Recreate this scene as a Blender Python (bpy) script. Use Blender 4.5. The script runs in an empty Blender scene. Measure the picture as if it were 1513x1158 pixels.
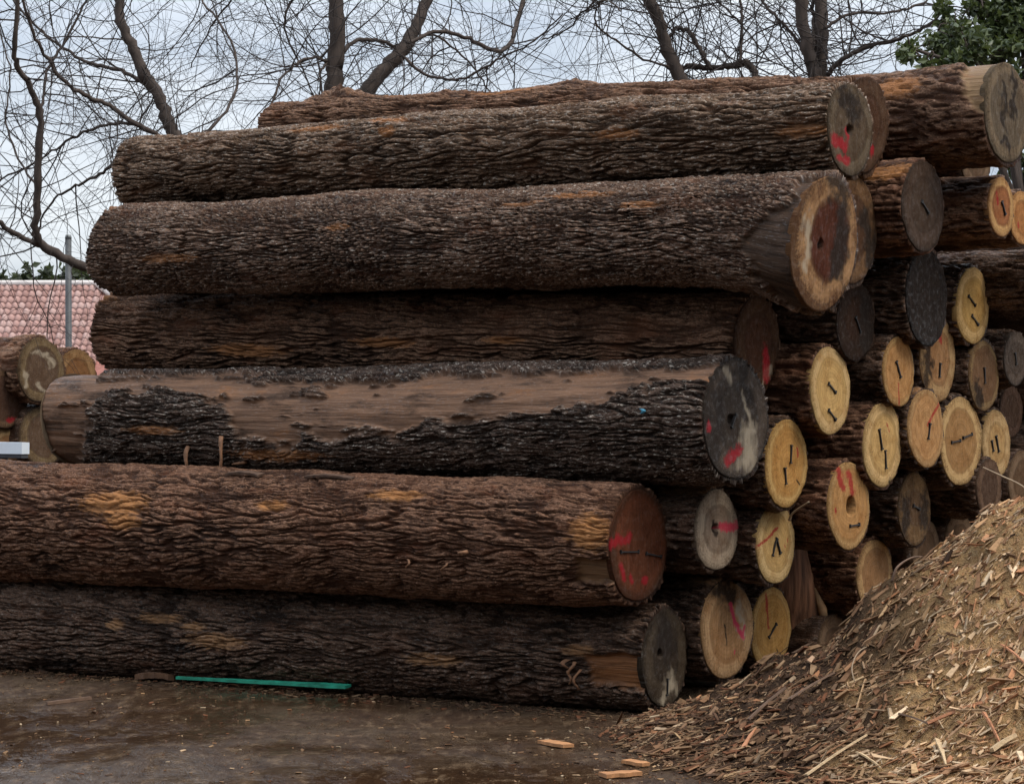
import bpy, math, random
import numpy as np
from mathutils import Vector

# ---------------------------------------------------------------- camera, sky, sun, exposure
scene = bpy.context.scene
COL = scene.collection
F_PX, PXC, HOR = 3600.0, 756.5, 634.0          # focal length, centre column and horizon row, in photo pixels
CAMH = 1.38
cam_d = bpy.data.cameras.new('camera')
cam_d.sensor_width = 36.0
cam_d.lens = 36.0 * F_PX / 1513.0
cam_d.clip_start, cam_d.clip_end = 0.1, 2000.0
cam = bpy.data.objects.new('camera', cam_d)
COL.objects.link(cam)
cam.location = (0, 0, CAMH)
cam.rotation_euler = (math.radians(90) + math.atan((HOR - 579.0) / F_PX), 0, 0)
scene.camera = cam

SUN_EL, SUN_AZ = math.radians(56), math.radians(118)    # azimuth from +Y towards +X: behind the camera, to the right
world = bpy.data.worlds.new('World')
scene.world = world
world.use_nodes = True
wn = world.node_tree
wn.nodes.clear()
w_out = wn.nodes.new('ShaderNodeOutputWorld')
w_bg = wn.nodes.new('ShaderNodeBackground')
w_bg.inputs['Strength'].default_value = 0.1
w_sky = wn.nodes.new('ShaderNodeTexSky')
w_sky.sky_type = 'NISHITA'
w_sky.sun_disc = False
w_sky.sun_elevation = SUN_EL
w_sky.sun_rotation = SUN_AZ
w_tc = wn.nodes.new('ShaderNodeTexCoord')
w_map = wn.nodes.new('ShaderNodeMapping')
w_map.inputs['Scale'].default_value = (1.0, 1.0, 3.2)
w_n = wn.nodes.new('ShaderNodeTexNoise')
w_n.inputs['Scale'].default_value = 5.0
w_n.inputs['Detail'].default_value = 6
w_n.inputs['Roughness'].default_value = 0.55
w_r = wn.nodes.new('ShaderNodeValToRGB')
w_r.color_ramp.elements[0].position = 0.38
w_r.color_ramp.elements[0].color = (2.95, 3.3, 3.85, 1)
w_r.color_ramp.elements[1].position = 0.62
w_r.color_ramp.elements[1].color = (5.2, 5.4, 5.65, 1)
w_mix = wn.nodes.new('ShaderNodeMixRGB')
w_mix.inputs['Fac'].default_value = 0.86
wn.links.new(w_tc.outputs['Generated'], w_map.inputs['Vector'])
wn.links.new(w_map.outputs['Vector'], w_n.inputs['Vector'])
wn.links.new(w_n.outputs['Fac'], w_r.inputs['Fac'])
wn.links.new(w_sky.outputs['Color'], w_mix.inputs['Color1'])
wn.links.new(w_r.outputs['Color'], w_mix.inputs['Color2'])
w_sep = wn.nodes.new('ShaderNodeSeparateXYZ')       # an overcast sky is brighter overhead than at the horizon
w_max = wn.nodes.new('ShaderNodeMath')
w_max.operation = 'MAXIMUM'
w_max.inputs[1].default_value = 0.0
w_ma = wn.nodes.new('ShaderNodeMath')
w_ma.operation = 'MULTIPLY_ADD'
w_ma.inputs[1].default_value = 2.0
w_ma.inputs[2].default_value = 0.87
w_sc = wn.nodes.new('ShaderNodeVectorMath')
w_sc.operation = 'SCALE'
wn.links.new(w_tc.outputs['Generated'], w_sep.inputs[0])
wn.links.new(w_sep.outputs['Z'], w_max.inputs[0])
wn.links.new(w_max.outputs[0], w_ma.inputs[0])
wn.links.new(w_mix.outputs['Color'], w_sc.inputs[0])
wn.links.new(w_ma.outputs[0], w_sc.inputs['Scale'])
wn.links.new(w_sc.outputs['Vector'], w_bg.inputs['Color'])
wn.links.new(w_bg.outputs['Background'], w_out.inputs['Surface'])

sun_d = bpy.data.lights.new('sun', 'SUN')
sun_d.energy = 1.5
sun_d.angle = math.radians(28)
sun_d.color = (1.0, 0.92, 0.80)
sun = bpy.data.objects.new('sun', sun_d)
COL.objects.link(sun)
sdir = Vector((math.sin(SUN_AZ) * math.cos(SUN_EL), math.cos(SUN_AZ) * math.cos(SUN_EL), math.sin(SUN_EL)))
sun.rotation_euler = (-sdir).to_track_quat('-Z', 'Y').to_euler()

scene.view_settings.view_transform = 'Standard'
scene.view_settings.look = 'None'
scene.view_settings.exposure = 0.8
scene.view_settings.gamma = 1.0
scene.view_settings.use_curve_mapping = False

# ---------------------------------------------------------------- helpers
TH = math.radians(54.0)                                  # the stack runs left and away from the camera
D = np.array([-math.sin(TH), math.cos(TH), 0.0])         # along the logs, away from the near cut faces
P = np.array([math.cos(TH), math.sin(TH), 0.0])          # across the stack, right and deeper
UP = np.array([0, 0, 1.0])
S_BASE = 10.1


def at(px, py, t):
    """point on the ray through a photo pixel at depth t metres"""
    return np.array([(px - PXC) / F_PX * t, t, CAMH - (py - HOR) / F_PX * t])


def depth_on(px, s):
    return (S_BASE + s) / (math.sin(TH) + math.cos(TH) * (px - PXC) / F_PX)


def hash2(ix, iy, seed):
    n = (ix.astype(np.int64) * 374761393 + iy.astype(np.int64) * 668265263 + seed * 974634777) & 0xffffffff
    n = ((n ^ (n >> 13)) * 1274126177) & 0xffffffff
    n = ((n ^ (n >> 16)) * 2246822519) & 0xffffffff
    n = n ^ (n >> 15)
    return (n & 0xffffff) / float(0x1000000)


def perlin(x, y, seed=0, per=None):
    ix, iy = np.floor(x).astype(np.int64), np.floor(y).astype(np.int64)
    fx, fy = x - ix, y - iy
    ux, uy = fx * fx * fx * (fx * (fx * 6 - 15) + 10), fy * fy * fy * (fy * (fy * 6 - 15) + 10)

    def g(dx, dy):
        jy = iy + dy
        if per:
            jy = np.mod(jy, per)
        a = hash2(ix + dx, jy, seed) * (2 * math.pi)
        return np.cos(a) * (fx - dx) + np.sin(a) * (fy - dy)
    a = g(0, 0) * (1 - ux) + g(1, 0) * ux
    b = g(0, 1) * (1 - ux) + g(1, 1) * ux
    return (a * (1 - uy) + b * uy) * 1.5


def voronoi(x, y, seed, per, jit=0.9):
    ix, iy = np.floor(x).astype(np.int64), np.floor(y).astype(np.int64)
    f1 = np.full(x.shape, 9.0)
    f2 = np.full(x.shape, 9.0)
    rid = np.zeros(x.shape)
    for dx in (-1, 0, 1):
        for dy in (-1, 0, 1):
            cx, cy = ix + dx, iy + dy
            wy = np.mod(cy, per)
            px = cx + 0.5 + (hash2(cx, wy, seed) - 0.5) * jit
            py = cy + 0.5 + (hash2(cx, wy, seed + 7) - 0.5) * jit
            d = np.hypot(px - x, py - y)
            near = d < f1
            f2 = np.where(near, f1, np.minimum(f2, d))
            rid = np.where(near, hash2(cx, wy, seed + 13), rid)
            f1 = np.where(near, d, f1)
    return f1, f2, rid


def sstep(a, b, x):
    t = np.clip((x - a) / (b - a), 0, 1)
    return t * t * (3 - 2 * t)


def mesh_np(name, verts, quads, smooth=True):
    """quads: (n,4) array, a row whose last index is -1 is a triangle"""
    me = bpy.data.meshes.new(name)
    verts = np.asarray(verts, np.float32)
    quads = np.asarray(quads, np.int32)
    tri = quads[:, 3] < 0
    tot = np.where(tri, 3, 4).astype(np.int32)
    loops = quads.reshape(-1)
    loops = loops[loops >= 0]
    start = np.concatenate([[0], np.cumsum(tot)[:-1]]).astype(np.int32)
    me.vertices.add(len(verts))
    me.vertices.foreach_set('co', verts.reshape(-1))
    me.loops.add(len(loops))
    me.loops.foreach_set('vertex_index', loops.astype(np.int32))
    me.polygons.add(len(quads))
    me.polygons.foreach_set('loop_start', start)
    me.polygons.foreach_set('loop_total', tot)
    me.polygons.foreach_set('use_smooth', np.full(len(quads), bool(smooth)))
    me.update(calc_edges=True)
    return me


def attr(me, name, vals):
    a = me.attributes.new(name, 'FLOAT', 'POINT')
    a.data.foreach_set('value', np.asarray(vals, np.float32))


def attr_vec(me, name, vals):
    a = me.attributes.new(name, 'FLOAT_VECTOR', 'POINT')
    a.data.foreach_set('vector', np.asarray(vals, np.float32).reshape(-1))


def obj(name, me, mat=None, parent=None):
    o = bpy.data.objects.new(name, me)
    COL.objects.link(o)
    if mat is not None:
        me.materials.append(mat)
    if parent is not None:
        o.parent = parent
    return o


def tag(o, label, cat, group=None):
    o['label'] = label
    o['category'] = cat
    if group:
        o['group'] = group
    return o


def empty(name, loc):
    o = bpy.data.objects.new(name, None)
    o.empty_display_size = 0.2
    COL.objects.link(o)
    o.location = loc
    return o


class MB:
    def __init__(self):
        self.v, self.q = [], []

    def box(self, c, ax, ay, az):
        c, ax, ay, az = map(np.asarray, (c, ax, ay, az))
        b = len(self.v)
        for k in range(8):
            self.v.append(c + ax * (1 if k & 1 else -1) + ay * (1 if k & 2 else -1) + az * (1 if k & 4 else -1))
        for f in ((0, 2, 3, 1), (4, 5, 7, 6), (0, 1, 5, 4), (2, 6, 7, 3), (0, 4, 6, 2), (1, 3, 7, 5)):
            self.q.append([b + i for i in f])

    def tube(self, pts, rad, n=6, cap=True):
        pts = [np.asarray(p, float) for p in pts]
        b = len(self.v)
        prev = None
        for i, p in enumerate(pts):
            t = pts[min(i + 1, len(pts) - 1)] - pts[max(i - 1, 0)]
            t = t / (np.linalg.norm(t) + 1e-9)
            if prev is None:
                a = np.cross(t, [0.31, 0.9, 0.2])
            else:
                a = prev - t * np.dot(prev, t)
            a = a / (np.linalg.norm(a) + 1e-9)
            prev = a
            c = np.cross(t, a)
            for k in range(n):
                w = 2 * math.pi * k / n
                self.v.append(p + (a * math.cos(w) + c * math.sin(w)) * rad[i])
        for i in range(len(pts) - 1):
            for k in range(n):
                k2 = (k + 1) % n
                self.q.append([b + i * n + k, b + i * n + k2, b + (i + 1) * n + k2, b + (i + 1) * n + k])
        if cap:
            for e in (0, len(pts) - 1):
                ci = len(self.v)
                self.v.append(pts[e])
                for k in range(n):
                    k2 = (k + 1) % n
                    tri = [b + e * n + k, b + e * n + k2, ci] if e else [b + e * n + k2, b + e * n + k, ci]
                    self.q.append(tri + [-1])

    def build(self, name, mat, parent=None, org=(0, 0, 0), smooth=True):
        me = mesh_np(name, np.array(self.v) - np.asarray(org), self.q, smooth)
        return obj(name, me, mat, parent)


# ---------------------------------------------------------------- materials
class NT:
    def __init__(self, name):
        self.m = bpy.data.materials.new(name)
        self.m.use_nodes = True
        self.t = self.m.node_tree
        self.t.nodes.clear()
        self.out = self.t.nodes.new('ShaderNodeOutputMaterial')
        self.b = self.t.nodes.new('ShaderNodeBsdfPrincipled')
        self.t.links.new(self.b.outputs[0], self.out.inputs['Surface'])

    def n(self, kind, **kw):
        nd = self.t.nodes.new(kind)
        for k, v in kw.items():
            setattr(nd, k, v)
        return nd

    def link(self, a, b):
        self.t.links.new(a, b)

    def put(self, sock, v):
        if hasattr(v, 'is_output'):
            self.link(v, sock)
        elif isinstance(v, (tuple, list)) and len(v) == 3 and sock.type == 'RGBA':
            sock.default_value = (*v, 1)
        else:
            sock.default_value = v

    def coord(self, which):
        return self.n('ShaderNodeTexCoord').outputs[which]

    def attr(self, name, out='Fac'):
        return self.n('ShaderNodeAttribute', attribute_name=name).outputs[out]

    def mapping(self, vec, scale=(1, 1, 1), rot=(0, 0, 0), loc=(0, 0, 0)):
        m = self.n('ShaderNodeMapping')
        self.link(vec, m.inputs['Vector'])
        m.inputs['Scale'].default_value = scale
        m.inputs['Rotation'].default_value = rot
        m.inputs['Location'].default_value = loc
        return m.outputs[0]

    def noise(self, vec, scale, detail=4, rough=0.55, dist=0.0):
        x = self.n('ShaderNodeTexNoise')
        if vec is not None:
            self.link(vec, x.inputs['Vector'])
        x.inputs['Scale'].default_value = scale
        x.inputs['Detail'].default_value = detail
        x.inputs['Roughness'].default_value = rough
        x.inputs['Distortion'].default_value = dist
        return x.outputs['Fac']

    def ramp(self, fac, stops):
        r = self.n('ShaderNodeValToRGB')
        self.link(fac, r.inputs['Fac'])
        e = r.color_ramp.elements
        while len(e) < len(stops):
            e.new(0.5)
        for i, (p, c) in enumerate(stops):
            e[i].position = p
            e[i].color = (c, c, c, 1) if not isinstance(c, (tuple, list)) else (*c, 1)
        return r.outputs['Color']

    def mix(self, fac, a, b, mode='MIX'):
        m = self.n('ShaderNodeMixRGB', blend_type=mode)
        self.put(m.inputs['Fac'], fac)
        self.put(m.inputs['Color1'], a)
        self.put(m.inputs['Color2'], b)
        return m.outputs['Color']

    def math(self, op, a, b=0.0, c=None, clamp=False):
        m = self.n('ShaderNodeMath', operation=op, use_clamp=clamp)
        self.put(m.inputs[0], a)
        self.put(m.inputs[1], b)
        if c is not None:
            self.put(m.inputs[2], c)
        return m.outputs[0]

    def bump(self, h, strength, dist, normal=None):
        b = self.n('ShaderNodeBump')
        b.inputs['Strength'].default_value = strength
        b.inputs['Distance'].default_value = dist
        self.link(h, b.inputs['Height'])
        if normal is not None:
            self.link(normal, b.inputs['Normal'])
        return b.outputs['Normal']

    def set(self, **kw):
        names = {'color': 'Base Color', 'rough': 'Roughness', 'spec': 'Specular IOR Level', 'normal': 'Normal',
                 'metal': 'Metallic', 'coat': 'Coat Weight', 'coat_rough': 'Coat Roughness'}
        for k, v in kw.items():
            self.put(self.b.inputs[names[k]], v)
        return self.m


def simple(name, col, rough=0.6, var=0.25, scale=30, bump=0.2, spec=0.4, metal=0.0, stretch=(1, 1, 1)):
    m = NT(name)
    v = m.mapping(m.coord('Object'), stretch)
    n = m.noise(v, scale, 5)
    c = m.mix(m.ramp(n, [(0.3, 0.0), (0.7, 1.0)]), tuple(x * (1 - var) for x in col), tuple(min(1, x * (1 + var)) for x in col))
    return m.set(color=c, rough=rough, spec=spec, metal=metal, normal=m.bump(n, bump, 0.01))


def bark_mat(name, crest, mid, deep, flake=(0.30, 0.13, 0.05), wet=0.5, painted_glint=0.0, wood=(0.20, 0.13, 0.09), wood2=(0.10, 0.075, 0.065)):
    m = NT(name)
    uv = m.attr('buv', 'Vector')
    pos = m.coord('Object')
    h = m.attr('bh')
    rnd = m.attr('brnd')
    long_n = m.noise(m.mapping(uv, (14, 75, 1)), 1.0, 5, 0.6)
    big = m.noise(m.mapping(pos, (1, 1, 1)), 2.1, 4, 0.6)
    fine = m.noise(pos, 90, 4, 0.65)
    c = m.mix(m.ramp(big, [(0.34, 0.0), (0.66, 1.0)]), deep, mid)
    c = m.mix(m.math('MULTIPLY', m.ramp(h, [(0.45, 0.0), (0.85, 1.0)]), m.ramp(long_n, [(0.36, 0.0), (0.62, 1.0)])), c, crest)
    c = m.mix(m.ramp(rnd, [(0.55, 0.0), (1.0, 0.42)]), c, tuple(x * 1.5 for x in mid))
    c = m.mix(m.ramp(fine, [(0.34, 0.7), (0.5, 0.0)]), c, deep)
    red = m.noise(m.mapping(uv, (2.4, 7, 1), (0, 0, 0), (1.3, 4.1, 0)), 1.0, 5, 0.65)
    c = m.mix(m.ramp(red, [(0.54, 0.0), (0.70, 0.55)]), c, (mid[0] * 1.7, mid[1] * 1.25, mid[2] * 1.0))
    c = m.mix(m.ramp(red, [(0.28, 0.7), (0.42, 0.0)]), c, tuple(x * 0.8 for x in deep))
    fk = m.ramp(m.noise(m.mapping(uv, (55, 130, 1), (0, 0, 0), (8.3, 2.2, 0)), 1.0, 3, 0.6), [(0.57, 0.0), (0.66, 0.7)])
    c = m.mix(m.math('MULTIPLY', fk, m.ramp(h, [(0.45, 0.0), (0.8, 1.0)])), c, tuple(min(0.34, x * k_) for x, k_ in zip(crest, (1.45, 1.55, 1.7))))
    # scraped flakes showing the inner bark
    sc = m.attr('bscuff')
    sc = m.ramp(m.math('ADD', sc, m.math('MULTIPLY', m.math('SUBTRACT', m.noise(m.mapping(uv, (22, 60, 1)), 1.0, 4), 0.5), 1.1)), [(0.42, 0.0), (0.78, 1.0)])
    sc = m.math('MULTIPLY', sc, m.ramp(h, [(0.2, 0.45), (0.6, 1.0)]))
    c = m.mix(m.math('MULTIPLY', sc, 0.85), c, m.mix(long_n, tuple(x * 0.55 for x in flake), tuple(x * 1.25 for x in flake)))
    fl = m.ramp(m.noise(m.mapping(uv, (9, 24, 1), (0, 0, 0), (3.1, 7.7, 0)), 1.0, 5, 0.62), [(0.71, 0.0), (0.78, 0.6)])
    c = m.mix(fl, c, m.mix(0.5, flake, mid))
    if painted_glint > 0:  # wet highlights painted into the bark colour as pale flecks on the ridges
        li = m.ramp(m.noise(m.mapping(uv, (30, 95, 1)), 1.0, 5, 0.7), [(0.555, 0.0), (0.63, painted_glint)])
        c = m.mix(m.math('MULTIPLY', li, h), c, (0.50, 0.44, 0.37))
    # bare wood where the bark is gone
    bare = m.attr('bbare')
    wn_ = m.noise(m.mapping(uv, (3.0, 42, 1)), 1.0, 6, 0.62)
    wst = m.noise(m.mapping(uv, (3.0, 8, 1)), 1.0, 6, 0.68)
    wc = m.mix(m.ramp(wn_, [(0.3, 0.0), (0.7, 1.0)]), wood2, wood)
    wc = m.mix(m.ramp(wst, [(0.52, 0.0), (0.64, 0.85)]), wc, tuple(x * 0.5 for x in wood2))
    wc = m.mix(m.ramp(wst, [(0.30, 0.5), (0.42, 0.0)]), wc, flake)
    c = m.mix(bare, c, wc)
    wetn = m.noise(pos, 5.5, 4, 0.6)
    rough = m.ramp(wetn, [(0.36, max(0.16, 0.62 - wet * 0.75)), (0.64, 0.72 - 0.25 * wet)])
    rough = m.mix(bare, rough, (0.42, 0.42, 0.42))
    gl = m.ramp(m.noise(m.mapping(uv, (38, 85, 1), (0, 0, 0), (2.2, 9.1, 0)), 1.0, 3, 0.6), [(0.56, 0.0), (0.64, 1.0)])
    gl = m.math('MULTIPLY', gl, m.ramp(wetn, [(0.40, 0.15), (0.62, 1.0)]))
    rough = m.mix(m.math('MULTIPLY', gl, wet), rough, (0.16, 0.16, 0.16))
    spec = m.math('MULTIPLY_ADD', gl, 0.75 * wet, 0.055)
    hb = m.math('ADD', m.math('MULTIPLY', fine, 0.6), m.math('MULTIPLY', long_n, 0.8))
    hb = m.mix(bare, hb, wn_)
    return m.set(color=c, rough=rough, spec=spec, normal=m.bump(hb, 0.9, 0.014))


def cap_mat(name, sap, heart, hsize=0.62, grey=0.0, gcol=(0.16, 0.15, 0.14), pith=(0.05, 0.03), streak=0.3, wet=0.2, stain=(0.025, 0.018, 0.014), paint=(0.30, 0.014, 0.022), seed=0):
    m = NT(name)
    uv = m.attr('cuv', 'Vector')           # across and up the cut face in units of its radius
    p = m.mapping(uv, (1, 1, 1), (0, 0, 0), (-pith[0], -pith[1], 0))
    off = m.mapping(uv, (1, 1, 1), (0, 0, 0), (seed * 3.7, seed * 1.9, 0))
    warp = m.noise(off, 1.8, 3)
    ln = m.n('ShaderNodeVectorMath', operation='LENGTH')
    m.link(p, ln.inputs[0])
    rad = m.math('ADD', ln.outputs['Value'], m.math('MULTIPLY', m.math('SUBTRACT', warp, 0.5), 0.22))
    ring = m.math('SINE', m.math('MULTIPLY', rad, 72.0))
    ring2 = m.math('SINE', m.math('MULTIPLY', rad, 23.0))
    hm = m.ramp(rad, [(hsize - 0.06, 0.0), (hsize + 0.05, 1.0)])
    c = m.mix(hm, heart, sap)
    band = m.ramp(rad, [(hsize - 0.10, 0.0), (hsize - 0.01, 0.55), (hsize + 0.05, 0.0)])
    c = m.mix(band, c, tuple(x * 0.55 for x in heart))
    c = m.mix(m.math('MULTIPLY_ADD', ring, 0.15, 0.15), c, m.mix(0.5, (0.02, 0.01, 0.005), c))
    c = m.mix(m.math('MULTIPLY_ADD', ring2, 0.14, 0.14), c, m.mix(0.5, (0.03, 0.015, 0.008), c))
    # dark line between sapwood and heartwood, saw streaks, blotches
    ang = 0.5 + 0.9 * math.sin(seed * 12.9)
    st = m.noise(m.mapping(off, (34, 1.6, 1), (0, 0, ang)), 1.0, 4, 0.65)
    c = m.mix(m.math('MULTIPLY', m.ramp(st, [(0.48, 0.0), (0.72, 1.0)]), streak), c, tuple(x * 0.35 for x in heart))
    c = m.mix(m.math('MULTIPLY', m.ramp(st, [(0.26, 1.0), (0.42, 0.0)]), streak * 0.6), c, tuple(min(0.8, x * 1.35) for x in sap))
    bl = m.noise(off, 2.6, 5, 0.6)
    c = m.mix(m.math('MULTIPLY', m.ramp(bl, [(0.48, 0.0), (0.66, 1.0)]), 0.6), c, tuple(x * k_ for x, k_ in zip(heart, (0.6, 0.5, 0.42))))
    sx = m.n('ShaderNodeSeparateXYZ')
    m.link(p, sx.inputs[0])
    ca = m.n('ShaderNodeCombineXYZ')
    m.link(m.math('MULTIPLY', m.math('ARCTAN2', sx.outputs['Y'], sx.outputs['X']), 3.2), ca.inputs['X'])
    m.link(m.math('MULTIPLY', rad, 0.9), ca.inputs['Y'])
    ca.inputs['Z'].default_value = seed * 2.3
    ck = m.noise(ca.outputs[0], 2.2, 3, 0.6)
    ck = m.math('MULTIPLY', m.ramp(m.math('ABSOLUTE', m.math('SUBTRACT', ck, 0.5)), [(0.0, 1.0), (0.018, 0.0)]), m.ramp(bl, [(0.40, 0.0), (0.55, 0.75)]))
    c = m.mix(ck, c, tuple(x * 0.22 for x in heart))
    g = m.noise(m.mapping(off, (1, 1, 1), (0, 0, 0), (5, 9, 0)), 1.7, 5, 0.6)
    if grey > 0:
        c = m.mix(m.ramp(g, [(max(0.0, 0.72 - grey * 0.72), 0.0), (max(0.08, 0.86 - grey * 0.72), 1.0)]), c, m.mix(st, tuple(x * 0.45 for x in gcol), tuple(x * 1.5 for x in gcol)))
    fine = m.noise(off, 46, 4, 0.7)
    c = m.mix(m.ramp(fine, [(0.28, 0.45), (0.46, 0.0)]), c, tuple(x * 0.4 for x in heart))
    sp = m.noise(off, 19, 3, 0.6)
    c = m.mix(m.ramp(sp, [(0.70, 0.0), (0.75, 0.55)]), c, (0.30, 0.07, 0.03))
    # dirt towards the ragged rim
    c = m.mix(m.math('MULTIPLY', m.ramp(m.math('ADD', ln.outputs['Value'], m.math('MULTIPLY', m.math('SUBTRACT', sp, 0.5), 0.35)), [(0.88, 0.0), (1.03, 1.0)]), 0.75), c, tuple(x * 0.3 for x in heart))
    a = m.attr('cstain')
    a = m.ramp(m.math('ADD', a, m.math('MULTIPLY', m.math('SUBTRACT', m.noise(off, 6, 5, 0.65), 0.5), 1.0)), [(0.28, 0.0), (0.72, 0.9)])
    c = m.mix(a, c, stain)
    k = m.attr('cpale')
    k = m.ramp(m.math('ADD', k, m.math('MULTIPLY', m.math('SUBTRACT', st, 0.5), 0.8)), [(0.36, 0.0), (0.85, 0.8)])
    c = m.mix(k, c, (0.38, 0.31, 0.22))
    r = m.attr('cpaint')
    r = m.ramp(m.math('ADD', r, m.math('MULTIPLY', m.math('ADD', m.math('MULTIPLY', m.math('SUBTRACT', m.noise(off, 15, 5, 0.75), 0.5), 1.1), m.math('MULTIPLY', m.math('SUBTRACT', st, 0.5), 0.7)), 1.0)), [(0.40, 0.0), (0.72, 0.82)])
    c = m.mix(r, c, paint)
    hb = m.math('ADD', m.math('MULTIPLY', st, 0.8), m.math('MULTIPLY', fine, 0.7))
    rough = m.ramp(bl, [(0.35, max(0.2, 0.75 - wet * 0.8)), (0.65, 0.8 - wet * 0.35)])
    return m.set(color=c, rough=rough, spec=m.math('MULTIPLY', m.ramp(m.noise(off, 9, 4, 0.7), [(0.52, 0.12), (0.64, 1.0)]), 0.05 + 0.35 * wet), normal=m.bump(hb, 0.8, 0.014))


M_IRON = simple('dark iron', (0.015, 0.013, 0.012), 0.5, 0.4, 60, 0.3)
M_TREE = simple('tree bark', (0.055, 0.040, 0.032), 0.8, 0.4, 22, 0.8, 0.3, 0.0, (1, 1, 0.25))
M_TWIG = simple('twig bark', (0.035, 0.027, 0.024), 0.8, 0.3, 8, 0.2, 0.3)

# ---------------------------------------------------------------- ground
rng = np.random.RandomState(5)


def ground_z(x, y):
    s = x * P[0] + y * P[1] - S_BASE
    a = x * D[0] + y * D[1]
    z = perlin(x * 0.55, y * 0.55, 3) * 0.022 + perlin(x * 2.3, y * 2.3, 4) * 0.006 + perlin(x * 8, y * 8, 6) * 0.0022
    near = sstep(22, 16, np.abs(y - 6))
    bed = 0.085 * sstep(0.24, 0.42, s) * sstep(6.0, 6.35, a) * sstep(12.0, 11, a) * sstep(3.3, 2.8, s)
    # the log on the ground has pressed its bed level
    flat = sstep(0.7, 0.25, np.abs(s + 0.1))
    return z * near * (1 - 0.8 * flat) + bed


gx = np.concatenate([[-400, -120, -50, -24, -14, -9, -6.5], np.arange(-5, 4.8, 0.06), [5.5, 7, 10, 16, 30, 60, 150, 400]])
gy = np.concatenate([[-60, -20, -5, 2, 5, 7], np.arange(8, 14.6, 0.06), [15.2, 16, 17, 19, 22, 28, 40, 60, 110, 220, 700]])
GX, GY = np.meshgrid(gx, gy)
GZ = ground_z(GX, GY)
nx, ny = len(gx), len(gy)
idx = np.arange(nx * ny).reshape(ny, nx)
gq = np.stack([idx[:-1, :-1], idx[:-1, 1:], idx[1:, 1:], idx[1:, :-1]], -1).reshape(-1, 4)
m = NT('wet muddy concrete')
pos = m.coord('Object')
n1 = m.noise(pos, 0.62, 6, 0.6, 0.4)
n2 = m.noise(m.mapping(pos, (1.3, 0.5, 1), (0, 0, 0.35)), 2.4, 7, 0.68, 0.6)
n3 = m.noise(m.mapping(pos, (1, 0.35, 1)), 70, 4, 0.75)
n4 = m.noise(m.mapping(pos, (1, 0.4, 1)), 13, 6, 0.75)
c = m.mix(m.ramp(n1, [(0.40, 0.0), (0.60, 1.0)]), (0.033, 0.017, 0.008), (0.075, 0.051, 0.033))
c = m.mix(m.ramp(n2, [(0.42, 0.0), (0.62, 0.8)]), c, (0.040, 0.020, 0.010))
c = m.mix(m.ramp(n2, [(0.24, 0.7), (0.40, 0.0)]), c, (0.12, 0.088, 0.060))
c = m.mix(m.ramp(n4, [(0.53, 0.0), (0.63, 0.75)]), c, (0.14, 0.092, 0.055))
c = m.mix(m.ramp(n4, [(0.36, 0.8), (0.47, 0.0)]), c, (0.022, 0.012, 0.007))
c = m.mix(m.ramp(n3, [(0.62, 0.0), (0.70, 0.7)]), c, (0.28, 0.2, 0.13))
c = m.mix(m.ramp(n3, [(0.30, 0.7), (0.38, 0.0)]), c, (0.03, 0.02, 0.015))
ro = m.ramp(m.math('ADD', m.math('MULTIPLY', n1, 0.5), m.math('MULTIPLY', n2, 0.5)), [(0.45, 0.10), (0.60, 0.5)])
wetm = m.ramp(m.math('ADD', m.math('MULTIPLY', n1, 0.5), m.math('MULTIPLY', n2, 0.5)), [(0.45, 0.10), (0.60, 1.0)])
hb = m.math('MULTIPLY', m.math('ADD', m.math('MULTIPLY', n3, 0.5), n4), wetm)
m.set(color=c, rough=ro, spec=m.ramp(m.math('ADD', m.math('MULTIPLY', n1, 0.5), m.math('MULTIPLY', n2, 0.5)), [(0.45, 0.6), (0.60, 0.2)]), normal=m.bump(hb, 0.9, 0.03))
gme = mesh_np('ground', np.stack([GX, GY, GZ], -1).reshape(-1, 3), gq)
ground = obj('ground', gme, m.m)
ground['kind'] = 'structure'

# ---------------------------------------------------------------- sawdust mound
MC = (3.35, 10.7)


def mound_z(x, y):
    dx, dy = x - MC[0], (y - MC[1]) * 1.22
    d = np.hypot(dx, dy)
    ang = np.arctan2(dy, dx)
    d = d + 0.10 * perlin(ang * 2.2 + 9, d * 0.8, 21) + 0.05 * perlin(x * 2.2, y * 2.2, 22)
    z = np.interp(d, [0, 0.5, 1.04, 1.32, 1.6, 1.87, 2.3, 2.73, 2.95, 3.15], [1.42, 1.28, 1.07, 0.93, 0.715, 0.46, 0.195, 0.05, -0.01, -0.06])
    return z


def mound_full(x, y):
    z = mound_z(x, y)
    k = sstep(-0.03, 0.25, z)
    z = z + k * (0.075 * perlin(x * 3.1, y * 3.1, 31) + 0.05 * perlin(x * 7.3, y * 7.3, 32) + 0.020 * perlin(x * 16, y * 16, 33)) + 0.011 * perlin(x * 31, y * 31, 34)
    return z


mx = np.arange(0.05, 5.6, 0.02)
my = np.arange(8.2, 13.3, 0.024)
MX, MY = np.meshgrid(mx, my)
MZ = mound_full(MX, MY)
nx, ny = len(mx), len(my)
idx = np.arange(nx * ny).reshape(ny, nx)
mq = np.stack([idx[:-1, :-1], idx[:-1, 1:], idx[1:, 1:], idx[1:, :-1]], -1).reshape(-1, 4)
mv = np.stack([MX, MY, MZ], -1).reshape(-1, 3)
keepq = (mv[mq, 2].max(1) > -0.02)
mq = mq[keepq]
used = np.unique(mq)
rem = -np.ones(len(mv), int)
rem[used] = np.arange(len(used))


def fresh(x, y, z):
    """0 dark rotted debris at the toe .. 1 fresh tan sawdust near the crest"""
    return sstep(0.0, 0.75, x - 1.28 + 0.42 * (10.4 - y) * 0.6 + 0.30 * perlin(x * 1.6, y * 1.6, 41) + 0.30 * perlin(x * 4.5, y * 4.5, 42))


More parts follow.
